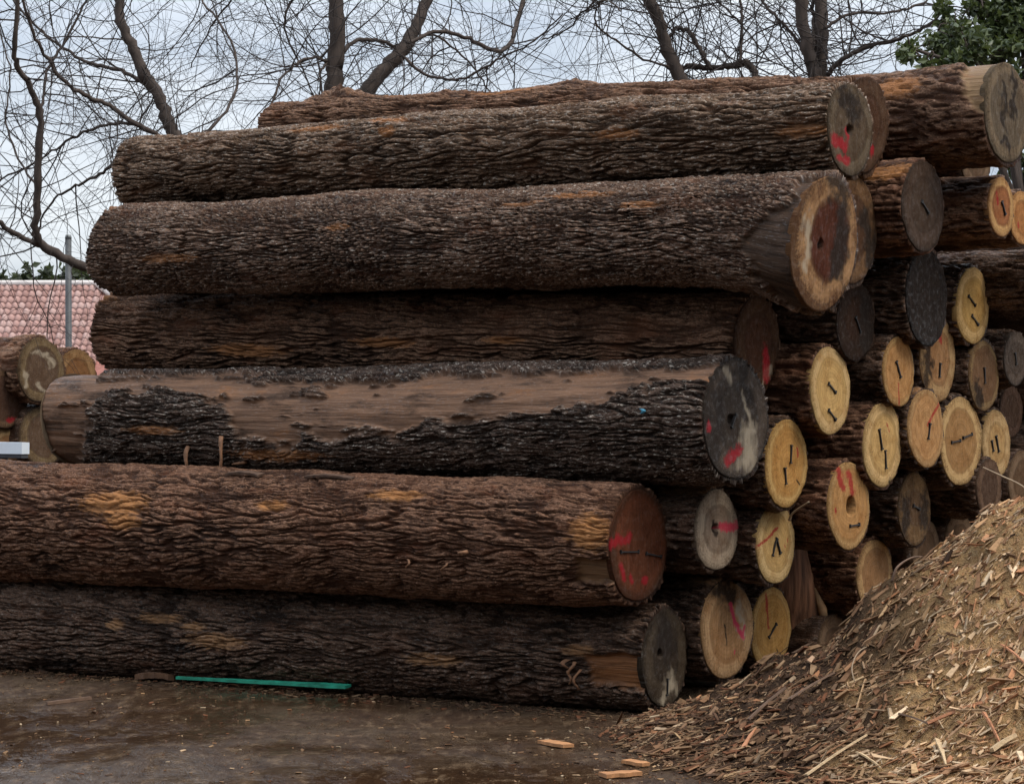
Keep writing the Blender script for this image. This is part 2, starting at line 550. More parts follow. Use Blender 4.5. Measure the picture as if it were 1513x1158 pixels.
m = NT('sawdust')
pos = m.coord('Object')
fr = m.attr('fresh')
n1 = m.noise(pos, 30, 5, 0.7)
n2 = m.noise(pos, 6, 5, 0.65)
n3 = m.noise(pos, 110, 3, 0.7)
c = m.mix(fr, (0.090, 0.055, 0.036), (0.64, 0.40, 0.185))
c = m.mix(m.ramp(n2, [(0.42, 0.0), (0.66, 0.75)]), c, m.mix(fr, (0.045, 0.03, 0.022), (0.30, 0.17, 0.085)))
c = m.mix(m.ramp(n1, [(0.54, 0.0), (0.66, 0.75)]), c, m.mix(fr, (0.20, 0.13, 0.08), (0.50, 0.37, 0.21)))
c = m.mix(m.ramp(n3, [(0.30, 0.5), (0.40, 0.0)]), c, (0.08, 0.045, 0.028))
m.set(color=c, rough=0.95, spec=0.05, normal=m.bump(m.math('ADD', m.math('MULTIPLY', n1, 1.5), n3), 1.0, 0.05))
mme = mesh_np('sawdust_mound', mv[used], rem[mq], True)
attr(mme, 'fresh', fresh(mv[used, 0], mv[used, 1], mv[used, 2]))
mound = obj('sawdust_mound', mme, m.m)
tag(mound, 'heap of tan sawdust and wood chips in front of the stack on the right', 'sawdust heap')
mound['kind'] = 'stuff'


def chip_mesh(name, pts, sizes, cols, seed, tilt=0.35, along=None, slope=None):
    """flat bent splinters, each a little prism of six corners, joined in one mesh"""
    r = np.random.RandomState(seed)
    n = len(pts)
    yaw = r.uniform(0, math.pi, n) if along is None else along + r.normal(0, 0.75, n)
    pitch = r.normal(0, tilt, n)
    roll = r.normal(0, 0.5, n)
    if slope is not None:
        gx_ = (slope(pts[:, 0] + 0.06, pts[:, 1]) - slope(pts[:, 0] - 0.06, pts[:, 1])) / 0.12
        gy_ = (slope(pts[:, 0], pts[:, 1] + 0.06) - slope(pts[:, 0], pts[:, 1] - 0.06)) / 0.12
        pitch = pitch + np.arctan(gx_ * np.cos(yaw) + gy_ * np.sin(yaw))
        roll = roll - np.arctan(-gx_ * np.sin(yaw) + gy_ * np.cos(yaw))
    ax = np.stack([np.cos(yaw) * np.cos(pitch), np.sin(yaw) * np.cos(pitch), np.sin(pitch)], -1)
    side = np.stack([-np.sin(yaw), np.cos(yaw), np.zeros(n)], -1)
    nrm = np.cross(ax, side)
    sd = side * np.cos(roll)[:, None] + nrm * np.sin(roll)[:, None]
    nm = np.cross(ax, sd)
    L, W, T = sizes[:, 0:1] / 2, sizes[:, 1:2] / 2, sizes[:, 2:3] / 2
    skew = r.uniform(-0.5, 0.5, (n, 1)) * L
    tw = r.uniform(0.15, 1.0, (n, 1))
    v = np.stack([pts - ax * L - sd * W, pts - ax * (L - skew) + sd * W, pts + ax * L + sd * W * tw, pts + ax * (L - skew) - sd * W * tw], 1)
    up = np.concatenate([v + nm[:, None] * T[:, None], v - nm[:, None] * T[:, None]], 1)      # n,8,3
    base = (np.arange(n) * 8)[:, None]
    f = np.array([[0, 1, 2, 3], [7, 6, 5, 4], [0, 4, 5, 1], [1, 5, 6, 2], [2, 6, 7, 3], [3, 7, 4, 0]])
    q = (base[:, None] + f[None]).reshape(-1, 4)
    me = mesh_np(name, up.reshape(-1, 3), q, False)
    attr_vec(me, 'ccol', np.repeat(cols, 8, 0))
    return me


m = NT('wood chips')
pos = m.coord('Object')
c = m.attr('ccol', 'Vector')
n = m.noise(pos, 45, 4, 0.7)
c = m.mix(m.ramp(n, [(0.35, 0.55), (0.6, 0.0)]), c, m.mix(0.65, c, (0.03, 0.018, 0.01)))
M_CHIP = m.set(color=c, rough=0.85, spec=0.06, normal=m.bump(n, 0.5, 0.004))

PALE = np.array([[0.58, 0.40, 0.24], [0.50, 0.32, 0.17], [0.42, 0.25, 0.13], [0.62, 0.47, 0.31], [0.36, 0.22, 0.13], [0.22, 0.12, 0.065], [0.42, 0.20, 0.10]])
DARK = np.array([[0.13, 0.074, 0.042], [0.085, 0.048, 0.030], [0.18, 0.108, 0.060], [0.06, 0.036, 0.024], [0.22, 0.14, 0.08], [0.15, 0.065, 0.035]])


def scatter_chips(n, seed, lo, hi, w=(0.18, 0.5), low=0.0):
    r = np.random.RandomState(seed)
    x = r.uniform(0.3, 3.9, n * 3)
    y = r.uniform(8.6, 11.9, n * 3)
    z = mound_full(x, y)
    k = (z > 0.012) & (r.rand(n * 3) < 1 - low * sstep(9.7, 10.4, y + 0.25 * (x - 1.2)))
    x, y, z = x[k][:n], y[k][:n], z[k][:n]
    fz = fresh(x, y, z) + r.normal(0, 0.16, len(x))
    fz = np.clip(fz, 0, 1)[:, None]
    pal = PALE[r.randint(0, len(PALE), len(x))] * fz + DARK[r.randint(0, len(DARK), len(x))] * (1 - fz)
    swap = r.rand(len(x)) < 0.05
    pal = np.where(swap[:, None], np.where(fz > 0.5, DARK[r.randint(0, len(DARK), len(x))], PALE[r.randint(0, len(PALE), len(x))] * 0.8), pal)
    pal = pal * r.uniform(0.7, 1.2, (len(x), 1))
    ln = np.exp(r.uniform(math.log(lo), math.log(hi), len(x)))
    wd = np.minimum(ln * r.uniform(w[0], w[1], len(x)), 0.035)
    th = np.clip(wd * r.uniform(0.15, 0.4, len(x)), 0.0015, 0.009)
    return np.stack([x, y, z + 0.004 + th], -1), np.stack([ln, wd, th], -1), pal


for nm_, n_, sd_, lo_, hi_ in (('fine_chips', 34000, 51, 0.008, 0.026), ('coarse_chips', 11000, 52, 0.020, 0.075), ('long_splinters', 1300, 53, 0.06, 0.17)):
    p_, s_, c_ = scatter_chips(n_, sd_, lo_, hi_, (0.14, 0.42) if nm_ != 'long_splinters' else (0.05, 0.12), 0.0 if nm_ == 'fine_chips' else 0.3)
    o = obj(nm_, chip_mesh(nm_, p_, s_, c_, sd_ + 5, 0.22, 0.3, mound_z), M_CHIP, mound)
    o['kind'] = 'stuff'

# loose litter on the concrete
r = np.random.RandomState(77)
n = 700
x = np.concatenate([r.uniform(-3.2, 1.3, n), r.normal(0.75, 0.3, 900)])
y = np.concatenate([r.uniform(9.2, 13.2, n), r.uniform(9.2, 11.6, 900)])
s = x * P[0] + y * P[1] - S_BASE
k = s < -0.42
x, y = x[k], y[k]
ln = np.exp(r.uniform(math.log(0.006), math.log(0.028), len(x)))
sz = np.stack([ln, ln * r.uniform(0.2, 0.6, len(x)), np.full(len(x), 0.003)], -1)
cc = np.where((r.rand(len(x)) < 0.35)[:, None], PALE[r.randint(0, len(PALE), len(x))] * 0.75, DARK[r.randint(0, len(DARK), len(x))])
zz = ground_z(x, y)
r2 = np.random.RandomState(79)                       # crumbs gathered along the foot of the bottom log
n2_ = 900
a2 = r2.uniform(5.9, 12.2, n2_)
s2 = S_BASE - 0.10 - 0.06 * (a2 - 6.4) - np.abs(r2.normal(0.22, 0.12, n2_))
xy = s2[:, None] * P[None, :2] + a2[:, None] * D[None, :2]
x = np.concatenate([x, xy[:, 0]])
y = np.concatenate([y, xy[:, 1]])
l2 = np.exp(r2.uniform(math.log(0.010), math.log(0.05), n2_))
sz = np.concatenate([sz, np.stack([l2, l2 * r2.uniform(0.15, 0.5, n2_), np.full(n2_, 0.005)], -1)])
cc = np.concatenate([cc, DARK[r2.randint(0, len(DARK), n2_)] * 0.8])
zz = ground_z(x, y)
lit = obj('wood_litter', chip_mesh('wood_litter', np.stack([x, y, zz + 0.004], -1), sz, cc, 78, 0.1), M_CHIP)
tag(lit, 'fine bark crumbs and shavings strewn over the wet ground', 'wood litter')
lit['kind'] = 'stuff'
# ---------------------------------------------------------------- house with tiled roof, far left
HT = 75.0
ridge_z = CAMH + (HOR - 420) / F_PX * HT
rx1, rx0 = (141 - PXC) / F_PX * HT, -25.0
pitch = math.radians(35)
eave_z = 2.85
run = (ridge_z - eave_z) / math.tan(pitch)
house = empty('house', (rx1 - 5, HT, 0))
ho = np.array(house.location)
mb = MB()
mb.box(((rx0 + rx1) / 2 + 0.0, HT, eave_z / 2 - 0.02), ((rx1 - rx0) / 2 + run - 0.5, 0, 0), (0, run - 0.5, 0), (0, 0, eave_z / 2))
mb.build('wall', simple('cream render', (0.55, 0.50, 0.42), 0.9, 0.08, 3), house, ho, False)
mb = MB()
e = 0.0
A_ = [(rx0 - run, HT - run, eave_z), (rx1 + run, HT - run, eave_z), (rx1 + run, HT + run, eave_z), (rx0 - run, HT + run, eave_z), (rx0, HT, ridge_z), (rx1, HT, ridge_z)]
mb.v = [np.array(p) - [0, 0, 0.05] for p in A_]
mb.q = [[0, 1, 5, 4], [2, 3, 4, 5], [1, 2, 5, -1], [3, 0, 4, -1], [3, 2, 1, 0]]
M_TILE = simple('pinkish clay tile', (0.40, 0.16, 0.13), 0.75, 0.35, 1.3, 0.2)
M_RIDGE = simple('pale ridge mortar', (0.62, 0.56, 0.52), 0.8, 0.12, 4)
roof = mb.build('roof', simple('roof underlay', (0.28, 0.11, 0.085), 0.8, 0.2, 3), house, ho, False)
# one tile: barrel with a pan beside it
tw, tl = 0.20, 0.34
tm = MB()
prof = [(-0.10, 0.0), (-0.068, 0.040), (-0.024, 0.058), (0.024, 0.040), (0.052, 0.0), (0.08, -0.012), (0.10, 0.0)]
sl = np.array([0, -math.cos(pitch), -math.sin(pitch)])
nl = np.array([0, -math.sin(pitch), math.cos(pitch)])
for lvl, off in ((0.0, 0.0), (tl * 1.12, 0.034)):
    for (a, b) in prof:
        tm.v.append(np.array([a, 0, 0]) + sl * lvl + nl * (b + off))
k = len(prof)
for i in range(k - 1):
    tm.q.append([i, i + 1, k + i + 1, k + i][::-1])
for (a, b) in prof:                               # thick front edge
    tm.v.append(np.array([a, 0, 0]) + sl * tl * 1.12 + nl * (b + 0.012))
for i in range(k - 1):
    tm.q.append([k + i, k + i + 1, 2 * k + i + 1, 2 * k + i][::-1])
tiles_me = []
for ti, colr in enumerate([(0.30, 0.175, 0.150), (0.23, 0.125, 0.105), (0.33, 0.215, 0.19)]):
    me_ = mesh_np('tile', tm.v, tm.q, True)
    me_.materials.append(simple('clay tile %s' % 'abc'[ti], colr, 0.7, 0.3, 2.0, 0.2))
    tiles_me.append(me_)
rr = random.Random(4)
for row in range(16):
    zc = row * tl
    yy = HT + sl[1] * zc
    zz_ = ridge_z + sl[2] * zc
    if zz_ < eave_z + 0.1:
        break
    lim = rx1 + (HT - yy) - 0.06
    X_ = -16.1
    while X_ < min(lim, -12.3):
        o = obj('tile', tiles_me[rr.choice((0, 0, 1, 2))], None, roof)
        o.location = Vector((X_ - ho[0], yy - ho[1], zz_ - ho[2] - 0.035 + rr.uniform(0, 0.012)))
        X_ += tw
mb = MB()
mb.tube([(rx0, HT, ridge_z + 0.03), (rx1, HT, ridge_z + 0.03), (rx1 + 0.12, HT - 0.12, ridge_z - 0.0), (rx1 + run * 0.5, HT - run * 0.5, (ridge_z + eave_z) / 2 + 0.09), (rx1 + run, HT - run, eave_z + 0.09)], [0.085, 0.10, 0.13, 0.13, 0.13], 8)
mb.build('ridge_capping', M_RIDGE, roof, ho)
tag(house, 'house with a pinkish clay tile roof and pale ridge at far left', 'house')

# added shed, unseen behind the camera: it keeps the low sky off the front of the stack
shed = empty('sky_blocking_shed', (-13.0, -8.0, 0))
sho = np.array(shed.location)
M_SHEET = simple('added shed sheet', (0.10, 0.085, 0.07), 0.7, 0.3, 1.5, 0.2)
mb = MB()
mb.box((-13.0, -8.0, 4.2), (18.5, 0, 0), (0, 4.0, 0), (0, 0, 4.2))
mb.build('wall', M_SHEET, shed, sho, False)
mb = MB()
mb.v = [np.array(v_) for v_ in ((-32.2, -3.5, 8.3), (6.2, -3.5, 8.3), (6.2, -8.0, 10.0), (-32.2, -8.0, 10.0), (6.2, -12.5, 8.3), (-32.2, -12.5, 8.3))]
mb.q = [[0, 1, 2, 3], [3, 2, 4, 5], [0, 3, 5, -1], [1, 4, 2, -1], [5, 4, 1, 0]]
mb.build('roof', simple('added shed roof', (0.16, 0.09, 0.06), 0.7, 0.3, 1.2, 0.2), shed, sho, False)
for xd in (-24.0, -12.0, 0.0):
    mb = MB()
    mb.box((xd, -3.96, 2.2), (2.0, 0, 0), (0, 0.05, 0), (0, 0, 2.2))
    mb.build('door', simple('added shed door', (0.07, 0.06, 0.05), 0.7, 0.3, 2, 0.2), shed, sho, False)
tag(shed, 'added unseen shed behind the camera that blocks the low sky from the stack', 'shed')

pz = CAMH + (HOR - 351) / F_PX * 26
px_ = (103 - PXC) / F_PX * 26
pole = empty('steel_pole', (px_, 26, 0))
mb = MB()
mb.tube([(px_, 26, -0.2), (px_ - 0.02, 26, pz)], [0.034, 0.034], 12)
mb.build('post', simple('galvanised steel', (0.065, 0.068, 0.07), 0.6, 0.2, 12, 0.05, 0.4, 0.2), pole, pole.location)
mb = MB()
mb.tube([(px_ - 0.02, 26, pz - 0.01), (px_ - 0.02, 26, pz + 0.03)], [0.037, 0.030], 12)
mb.build('end_cap', simple('pole cap', (0.16, 0.17, 0.17), 0.5), pole, pole.location)
tag(pole, 'thin grey steel pole standing in front of the tiled roof', 'pole')

# ---------------------------------------------------------------- trees


def smooth_line(pts, k=5):
    pts = [np.asarray(p, float) for p in pts]
    out = []
    for i in range(len(pts) - 1):
        p0, p1, p2, p3 = pts[max(i - 1, 0)], pts[i], pts[i + 1], pts[min(i + 2, len(pts) - 1)]
        for j in range(k):
            t = j / k
            out.append(0.5 * (2 * p1 + (p2 - p0) * t + (2 * p0 - 5 * p1 + 4 * p2 - p3) * t * t + (3 * p1 - p0 - 3 * p2 + p3) * t ** 3))
    out.append(pts[-1])
    return out


def grow(mb, rg, p, v, length, rad, level, budget):
    if budget[0] <= 0:
        return
    budget[0] -= 1
    step = 0.075 if level > 0 else 0.11
    n = max(3, int(length / step))
    curl = np.array([rg.gauss(0, 0.11), rg.gauss(0, 0.06), rg.gauss(0.03, 0.11)])
    pts, rads = [p.copy()], [rad]
    spawn = []
    for i in range(n):
        v = v + curl + np.array([rg.gauss(0, 0.14), rg.gauss(0, 0.08), rg.gauss(0, 0.14)])
        if rg.random() < 0.12:
            curl = -curl * rg.uniform(0.3, 1.2)
        v = v / np.linalg.norm(v)
        p = p + v * step
        pts.append(p.copy())
        rads.append(rad * (1 - 0.82 * (i + 1) / n))
        if level < 2 and rg.random() < (0.26 if level == 0 else 0.16):
            spawn.append((p.copy(), v.copy(), rads[-1]))
    mb.tube(pts, rads, 4 if rad > 0.006 else 3, False)
    for (q, w, r_) in spawn:
        sgn = 1 if rg.random() < 0.5 else -1
        perp = np.array([-w[2] * sgn, rg.gauss(0, 0.5), w[0] * sgn])
        nv = w * rg.uniform(0.3, 0.9) + perp * rg.uniform(0.5, 1.0)
        grow(mb, rg, q, nv / np.linalg.norm(nv), length * rg.uniform(0.3, 0.65), max(0.0017, r_ * 0.62), level + 1, budget)


def bare_tree(label, depth, limbs, ntw, seed, group='bare trees behind the stack', tl=(0.7, 2.0), trad=(0.003, 0.0068)):
    """limbs: (photo polyline, start width, end width, depth offset at the tip)"""
    rg = random.Random(seed)
    base = at(limbs[0][0][0][0], HOR, depth)
    root = empty('bare_tree', (base[0], base[1], 0))
    lines = []
    for i, (pl, w0, w1, dz) in enumerate(limbs):
        n = len(pl)
        pts = [at(x, y, depth + dz * j / max(1, n - 1)) for j, (x, y) in enumerate(pl)]
        sm = smooth_line(pts, 6)
        k = depth / F_PX / 2
        rads = [(w0 + (w1 - w0) * j / (len(sm) - 1)) * k * (1 + 0.06 * rg.gauss(0, 1)) for j in range(len(sm))]
        sm = [p + np.array([rg.gauss(0, 0.006), 0, rg.gauss(0, 0.006)]) for p in sm]
        mb = MB()
        mb.tube(sm, rads, 10 if w0 > 12 else 6)
        mb.build('trunk' if i == 0 else 'limb', M_TREE, root, root.location)
        lines.append((sm, rads))
    mb = MB()
    wts = [len(l[0]) for l in lines]
    for _ in range(ntw):
        sm, rads = rg.choices(lines, wts)[0]
        j = rg.randrange(0, len(sm))
        if sm[j][2] < 2.6 - 0.0 and rg.random() < 0.85:
            continue
        a = rg.uniform(0, 2 * math.pi)
        v = np.array([math.cos(a), rg.gauss(0, 0.45), math.sin(a) + 0.1])
        v /= np.linalg.norm(v)
        grow(mb, rg, sm[j].copy(), v, rg.uniform(*tl), min(rads[j] * 0.7, rg.uniform(*trad)), 0, [45])
    mb.build('twigs', M_TWIG, root, root.location)['kind'] = 'stuff'
    tag(root, label, 'tree', group)
    return root


bare_tree('leafless tree with curved low stem, above the left end of the stack', 18.5, [
    ([(300, 900), (297, 560), (285, 330), (262, 215), (250, 185), (232, 140), (212, 108), (195, 70), (178, 30), (166, -40), (150, -200)], 24, 12, 0),
    ([(268, 240), (240, 205), (205, 185), (160, 155), (125, 140), (95, 120), (65, 80), (45, 40), (20, -40)], 9, 4, -0.8),
    ([(232, 140), (195, 112), (165, 100), (130, 92), (90, 70), (55, 40), (10, -10)], 7, 3.5, 0.6),
    ([(295, 640), (230, 480), (150, 408), (110, 388), (60, 362), (52, 340), (55, 280), (57, 180), (45, 130), (25, 100), (20, 60), (28, -40)], 17, 6, -1.0),
    ([(62, 363), (20, 345), (-20, 312), (-60, 260)], 9, 5, -0.4),
    ([(57, 180), (62, 150), (70, 100), (95, 60), (125, 0), (140, -40)], 5, 3, 0.5),
    ([(205, 185), (170, 182), (120, 195), (75, 225), (30, 250), (-20, 275)], 5, 2.5, 0.4),
    ([(180, 232), (145, 258), (110, 275), (75, 300), (50, 345)], 5, 3, 0.4),
    ([(262, 215), (320, 180), (350, 120), (340, 60), (300, 0), (280, -60)], 5, 3, 1.4),
    ([(55, 280), (30, 240), (8, 180), (12, 100), (-10, 20)], 4, 2, 0.8),
], 220, 11)
bare_tree('leafless tree with one upright and one leaning dark trunk, left of middle', 20.0, [
    ([(498, 900), (494, 400), (492, 150), (496, 95), (498, 40), (494, -30), (492, -250)], 30, 22, 0),
    ([(500, 330), (515, 190), (545, 128), (575, 95), (603, 60), (622, 20), (642, -40), (680, -200)], 26, 15, 0.6),
    ([(508, 76), (520, 62), (545, 57), (570, 62), (592, 72)], 7, 5, 0.5),
    ([(488, 96), (470, 84), (442, 90), (418, 112), (402, 150), (395, 190)], 5, 3, -0.6),
    ([(490, 92), (474, 100), (474, 130), (482, 165)], 4, 2.5, -0.4),
    ([(600, 62), (650, 45), (700, 60), (735, 75), (755, 62), (763, 35), (778, -20), (800, -100)], 6, 8, 1.2),
    ([(590, 80), (622, 105), (660, 118), (700, 108), (740, 85), (790, 60), (830, 20)], 5, 2, -0.6),
    ([(600, 70), (640, 50), (690, 90), (720, 130), (740, 160)], 4, 2, 0.6),
    ([(492, -20), (440, -10), (420, 40), (450, 110), (470, 160)], 5, 2, 0.4),
    ([(492, -40), (400, -40), (350, -10), (310, 40), (280, 100)], 5, 2, 0.9),
], 240, 23)
bare_tree('leafless tree with a single slanting trunk and drooping bough, right of middle', 19.0, [
    ([(1060, 900), (1045, 400), (1020, 160), (1002, 108), (986, 70), (971, 22), (952, -30), (920, -200)], 26, 14, 0),
    ([(1110, 160), (1116, 112), (1104, 93), (1080, 96), (1050, 100), (1020, 97), (998, 100)], 12, 8, 0.3),
    ([(1052, 100), (1036, 76), (1020, 47), (1000, 42), (985, 60)], 8, 6, 0.2),
    ([(1094, 92), (1097, 50), (1096, 10), (1093, -50)], 5, 4, 0.2),
    ([(965, 10), (930, -10), (880, 0), (840, 40), (800, 60)], 5, 2, 0.6),
    ([(1000, 100), (960, 90), (910, 60), (880, 30), (890, 0), (920, 15)], 4, 2, -0.5),
    ([(960, -10), (1010, -30), (1060, 0), (1100, 40), (1140, 90)], 4, 2, 0.7),
], 210, 37)
bare_tree('leafless tree with twin dark trunks close together, above the upper right logs', 18.0, [
    ([(1206, 900), (1206, 400), (1207, 150), (1200, 95), (1190, 45), (1180, -30), (1165, -200)], 24, 17, 0),
    ([(1212, 300), (1214, 150), (1215, 90), (1214, 30), (1216, -40), (1225, -200)], 22, 18, 0.2),
    ([(1200, 90), (1203, 50), (1202, 10), (1206, -40)], 6, 5, 0.3),
    ([(1222, 110), (1250, 84), (1290, 66), (1330, 56), (1372, 38), (1400, 10)], 8, 4, -0.4),
    ([(1186, 70), (1172, 50), (1152, 30), (1128, 2), (1110, -30)], 6, 4, 0.4),
    ([(1220, 40), (1260, 20), (1310, 18), (1360, 5), (1400, -20)], 5, 3, 0.5),
], 140, 43)


def leafy_tree(name, label, depth, blobs, nleaf, lsize, seed, trunk_px, col1, col2, group=None):
    r = np.random.RandomState(seed)
    base = at(trunk_px, HOR, depth)
    root = empty(name, (base[0], base[1], 0))
    org = np.array(root.location)
    cents, rads = [], []
    for (x, y, rp, dy) in blobs:
        cents.append(at(x, y, depth + dy))
        rads.append(rp * depth / F_PX)
    cents, rads = np.array(cents), np.array(rads)
    mb = MB()
    top = cents.mean(0)
    tp = smooth_line([np.array([base[0], base[1], -0.1]), np.array([base[0] + 0.05, base[1], top[2] * 0.45]), top + [0, 0, rads.max() * 0.4]], 5)
    mb.tube(tp, np.linspace(rads.max() * 0.16 + 0.03, 0.03, len(tp)), 8)
    mb.build('trunk', M_TREE, root, org)
    mb = MB()
    for c_, r_ in zip(cents, rads):
        st_ = tp[r.randint(len(tp) // 2, len(tp))]
        mid = (st_ + c_) / 2 + r.normal(0, 0.08, 3)
        ln_ = smooth_line([st_, mid, c_], 4)
        mb.tube(ln_, np.linspace(0.03, 0.01, len(ln_)), 5)
        for _ in range(5):
            dv = r.normal(0, 1, 3)
            dv /= np.linalg.norm(dv)
            mb.tube(smooth_line([c_, c_ + dv * r_ * 0.5 + r.normal(0, 0.03, 3), c_ + dv * r_ * 1.0], 3), np.linspace(0.009, 0.004, 7), 4)
    mb.build('branches', M_TREE, root, org)
    nsub = 9
    sub, srad = [], []
    for c_, r_ in zip(cents, rads):
        for _ in range(nsub):
            dv = r.normal(0, 1, 3)
            dv /= np.linalg.norm(dv)
            sub.append(c_ + dv * r_ * r.uniform(0.35, 1.0))
            srad.append(r_ * r.uniform(0.22, 0.45))
    sub, srad = np.array(sub), np.array(srad)
    w = srad ** 2 / (srad ** 2).sum()
    k = r.choice(len(sub), nleaf, p=w)
    pt = sub[k] + r.normal(0, 0.55, (nleaf, 3)) * srad[k][:, None]
    ax = r.normal(0, 1, (nleaf, 3)) + [0, 0, -0.35]
    ax /= np.linalg.norm(ax, axis=1)[:, None]
    sd = np.cross(ax, r.normal(0, 1, (nleaf, 3)))
    sd /= np.linalg.norm(sd, axis=1)[:, None]
    nm = np.cross(ax, sd)
    ls = lsize * r.uniform(0.6, 1.3, (nleaf, 1))
    v = np.stack([pt, pt + ax * ls * 0.45 + sd * ls * 0.27 + nm * ls * 0.08, pt + ax * ls, pt + ax * ls * 0.45 - sd * ls * 0.27 + nm * ls * 0.08], 1)
    b = (np.arange(nleaf) * 4)[:, None]
    q = np.concatenate([b + np.array([0, 1, 2, -1]) * 1, b + np.array([0, 2, 3, -1])], 0)
    q[:, 3] = -1
    me = mesh_np('crown', v.reshape(-1, 3) - org, q, False)
    attr(me, 'leafr', np.repeat(r.rand(nleaf), 4))
    m = NT(name + ' leaf')
    lr = m.attr('leafr')
    c = m.mix(lr, col1, col2)
    m.set(color=c, rough=0.45, spec=0.5)
    tr = m.n('ShaderNodeBsdfTranslucent')
    m.link(m.mix(0.5, c, (0.10, 0.13, 0.02)), tr.inputs['Color'])
    ms = m.n('ShaderNodeMixShader')
    ms.inputs[0].default_value = 0.25
    m.link(m.b.outputs[0], ms.inputs[1])
    m.link(tr.outputs[0], ms.inputs[2])
    m.link(ms.outputs[0], m.out.inputs['Surface'])
    obj('crown', me, m.m, root)
    tag(root, label, 'tree', group)


leafy_tree('evergreen_tree', 'leafy green evergreen tree rising behind the upper right logs', 16.5,
           [(1345, 70, 22, -0.2), (1385, 62, 34, 0.2), (1425, 45, 38, 0), (1470, 30, 46, 0.4), (1510, 40, 50, 0.3), (1430, 80, 34, -0.2), (1480, 78, 40, 0.2), (1540, 80, 50, 0.2), (1450, 0, 36, 0.4), (1400, 20, 20, 0.5),
            (1500, -20, 46, 0.3), (1550, 0, 60, 0.6), (1520, 130, 46, 0.8), (1550, 180, 50, 1), (1525, 235, 34, 0.8), (1560, 260, 50, 1), (1375, 95, 20, -0.2), (1460, 130, 40, 0.9)], 10500, 0.062, 8, 1530, (0.030, 0.048, 0.016), (0.105, 0.130, 0.045))
for (xs, lb, sd) in (((40, 75, 110), 'distant dark green tree just above the tiled roof', 61), ((-40, -10), 'distant tree above the tiled roof at the picture edge', 62)):
    leafy_tree('distant_tree', lb, 130, [(x_, 412 + (i_ % 2) * 6, 20, 0) for i_, x_ in enumerate(xs)] + [(x_ + 10, 440, 34, 0) for x_ in xs], 2600, 0.5, sd, xs[0] + 10, (0.03, 0.04, 0.02), (0.07, 0.085, 0.045), 'trees beyond the house')

# ---------------------------------------------------------------- logs
BARKS = {
    'grooved': bark_mat('grooved brown bark', (0.2598, 0.1460, 0.0897), (0.0910, 0.0453, 0.0261), (0.0221, 0.0113, 0.0070), wet=0.35),
    'ridged': bark_mat('ridged red-brown bark', (0.2367, 0.1261, 0.0763), (0.0791, 0.0366, 0.0207), (0.0243, 0.0117, 0.0073), flake=(0.40, 0.18, 0.065), wet=0.35, wood=(0.1804, 0.0984, 0.0492), wood2=(0.0820, 0.0451, 0.0246)),
    'grey': bark_mat('grey brown bark', (0.2367, 0.1531, 0.0996), (0.0791, 0.0449, 0.0261), (0.0243, 0.0137, 0.0082), wet=0.4, painted_glint=0.8),
    'wet': bark_mat('wet plated bark', (0.2165, 0.1352, 0.0914), (0.0712, 0.0377, 0.0228), (0.0201, 0.0108, 0.0073), wet=0.8, painted_glint=0.8, wood=(0.0861, 0.0525, 0.0344), wood2=(0.0344, 0.0230, 0.0172)),
    'black': bark_mat('wet black bark', (0.1510, 0.0901, 0.0598), (0.0462, 0.0254, 0.0158), (0.0142, 0.0085, 0.0060), wet=0.7, painted_glint=0.25, flake=(0.32, 0.17, 0.08), wood=(0.2706, 0.1148, 0.0451), wood2=(0.1066, 0.0492, 0.0246)),
    'peeled': bark_mat('half peeled bark', (0.1359, 0.0901, 0.0665), (0.0329, 0.0201, 0.0142), (0.0127, 0.0080, 0.0056), wet=0.75, painted_glint=0.9, wood=(0.245, 0.138, 0.084), wood2=(0.095, 0.058, 0.040)),
    'collar': bark_mat('grooved bark with tan collar', (0.2165, 0.1261, 0.0789), (0.0791, 0.0390, 0.0228), (0.0231, 0.0117, 0.0073), wet=0.35, wood=(0.2362, 0.1542, 0.0820), wood2=(0.1394, 0.0820, 0.0451)),
}
M_FAR = simple('weathered cut wood', (0.20, 0.14, 0.085), 0.8, 0.3, 14, 0.4)
STYLE = {   # plate length, plate width, relief, waviness, blockiness, long ridge share
    'long': (0.46, 0.0235, 0.035, 0.6, 0.0, 0.18),
    'wavy': (0.34, 0.0225, 0.029, 0.75, 0.0, 0.15),
    'block': (0.24, 0.022, 0.030, 0.6, 0.75, 0.10),
    'mixed': (0.34, 0.0225, 0.031, 0.65, 0.36, 0.15),
}


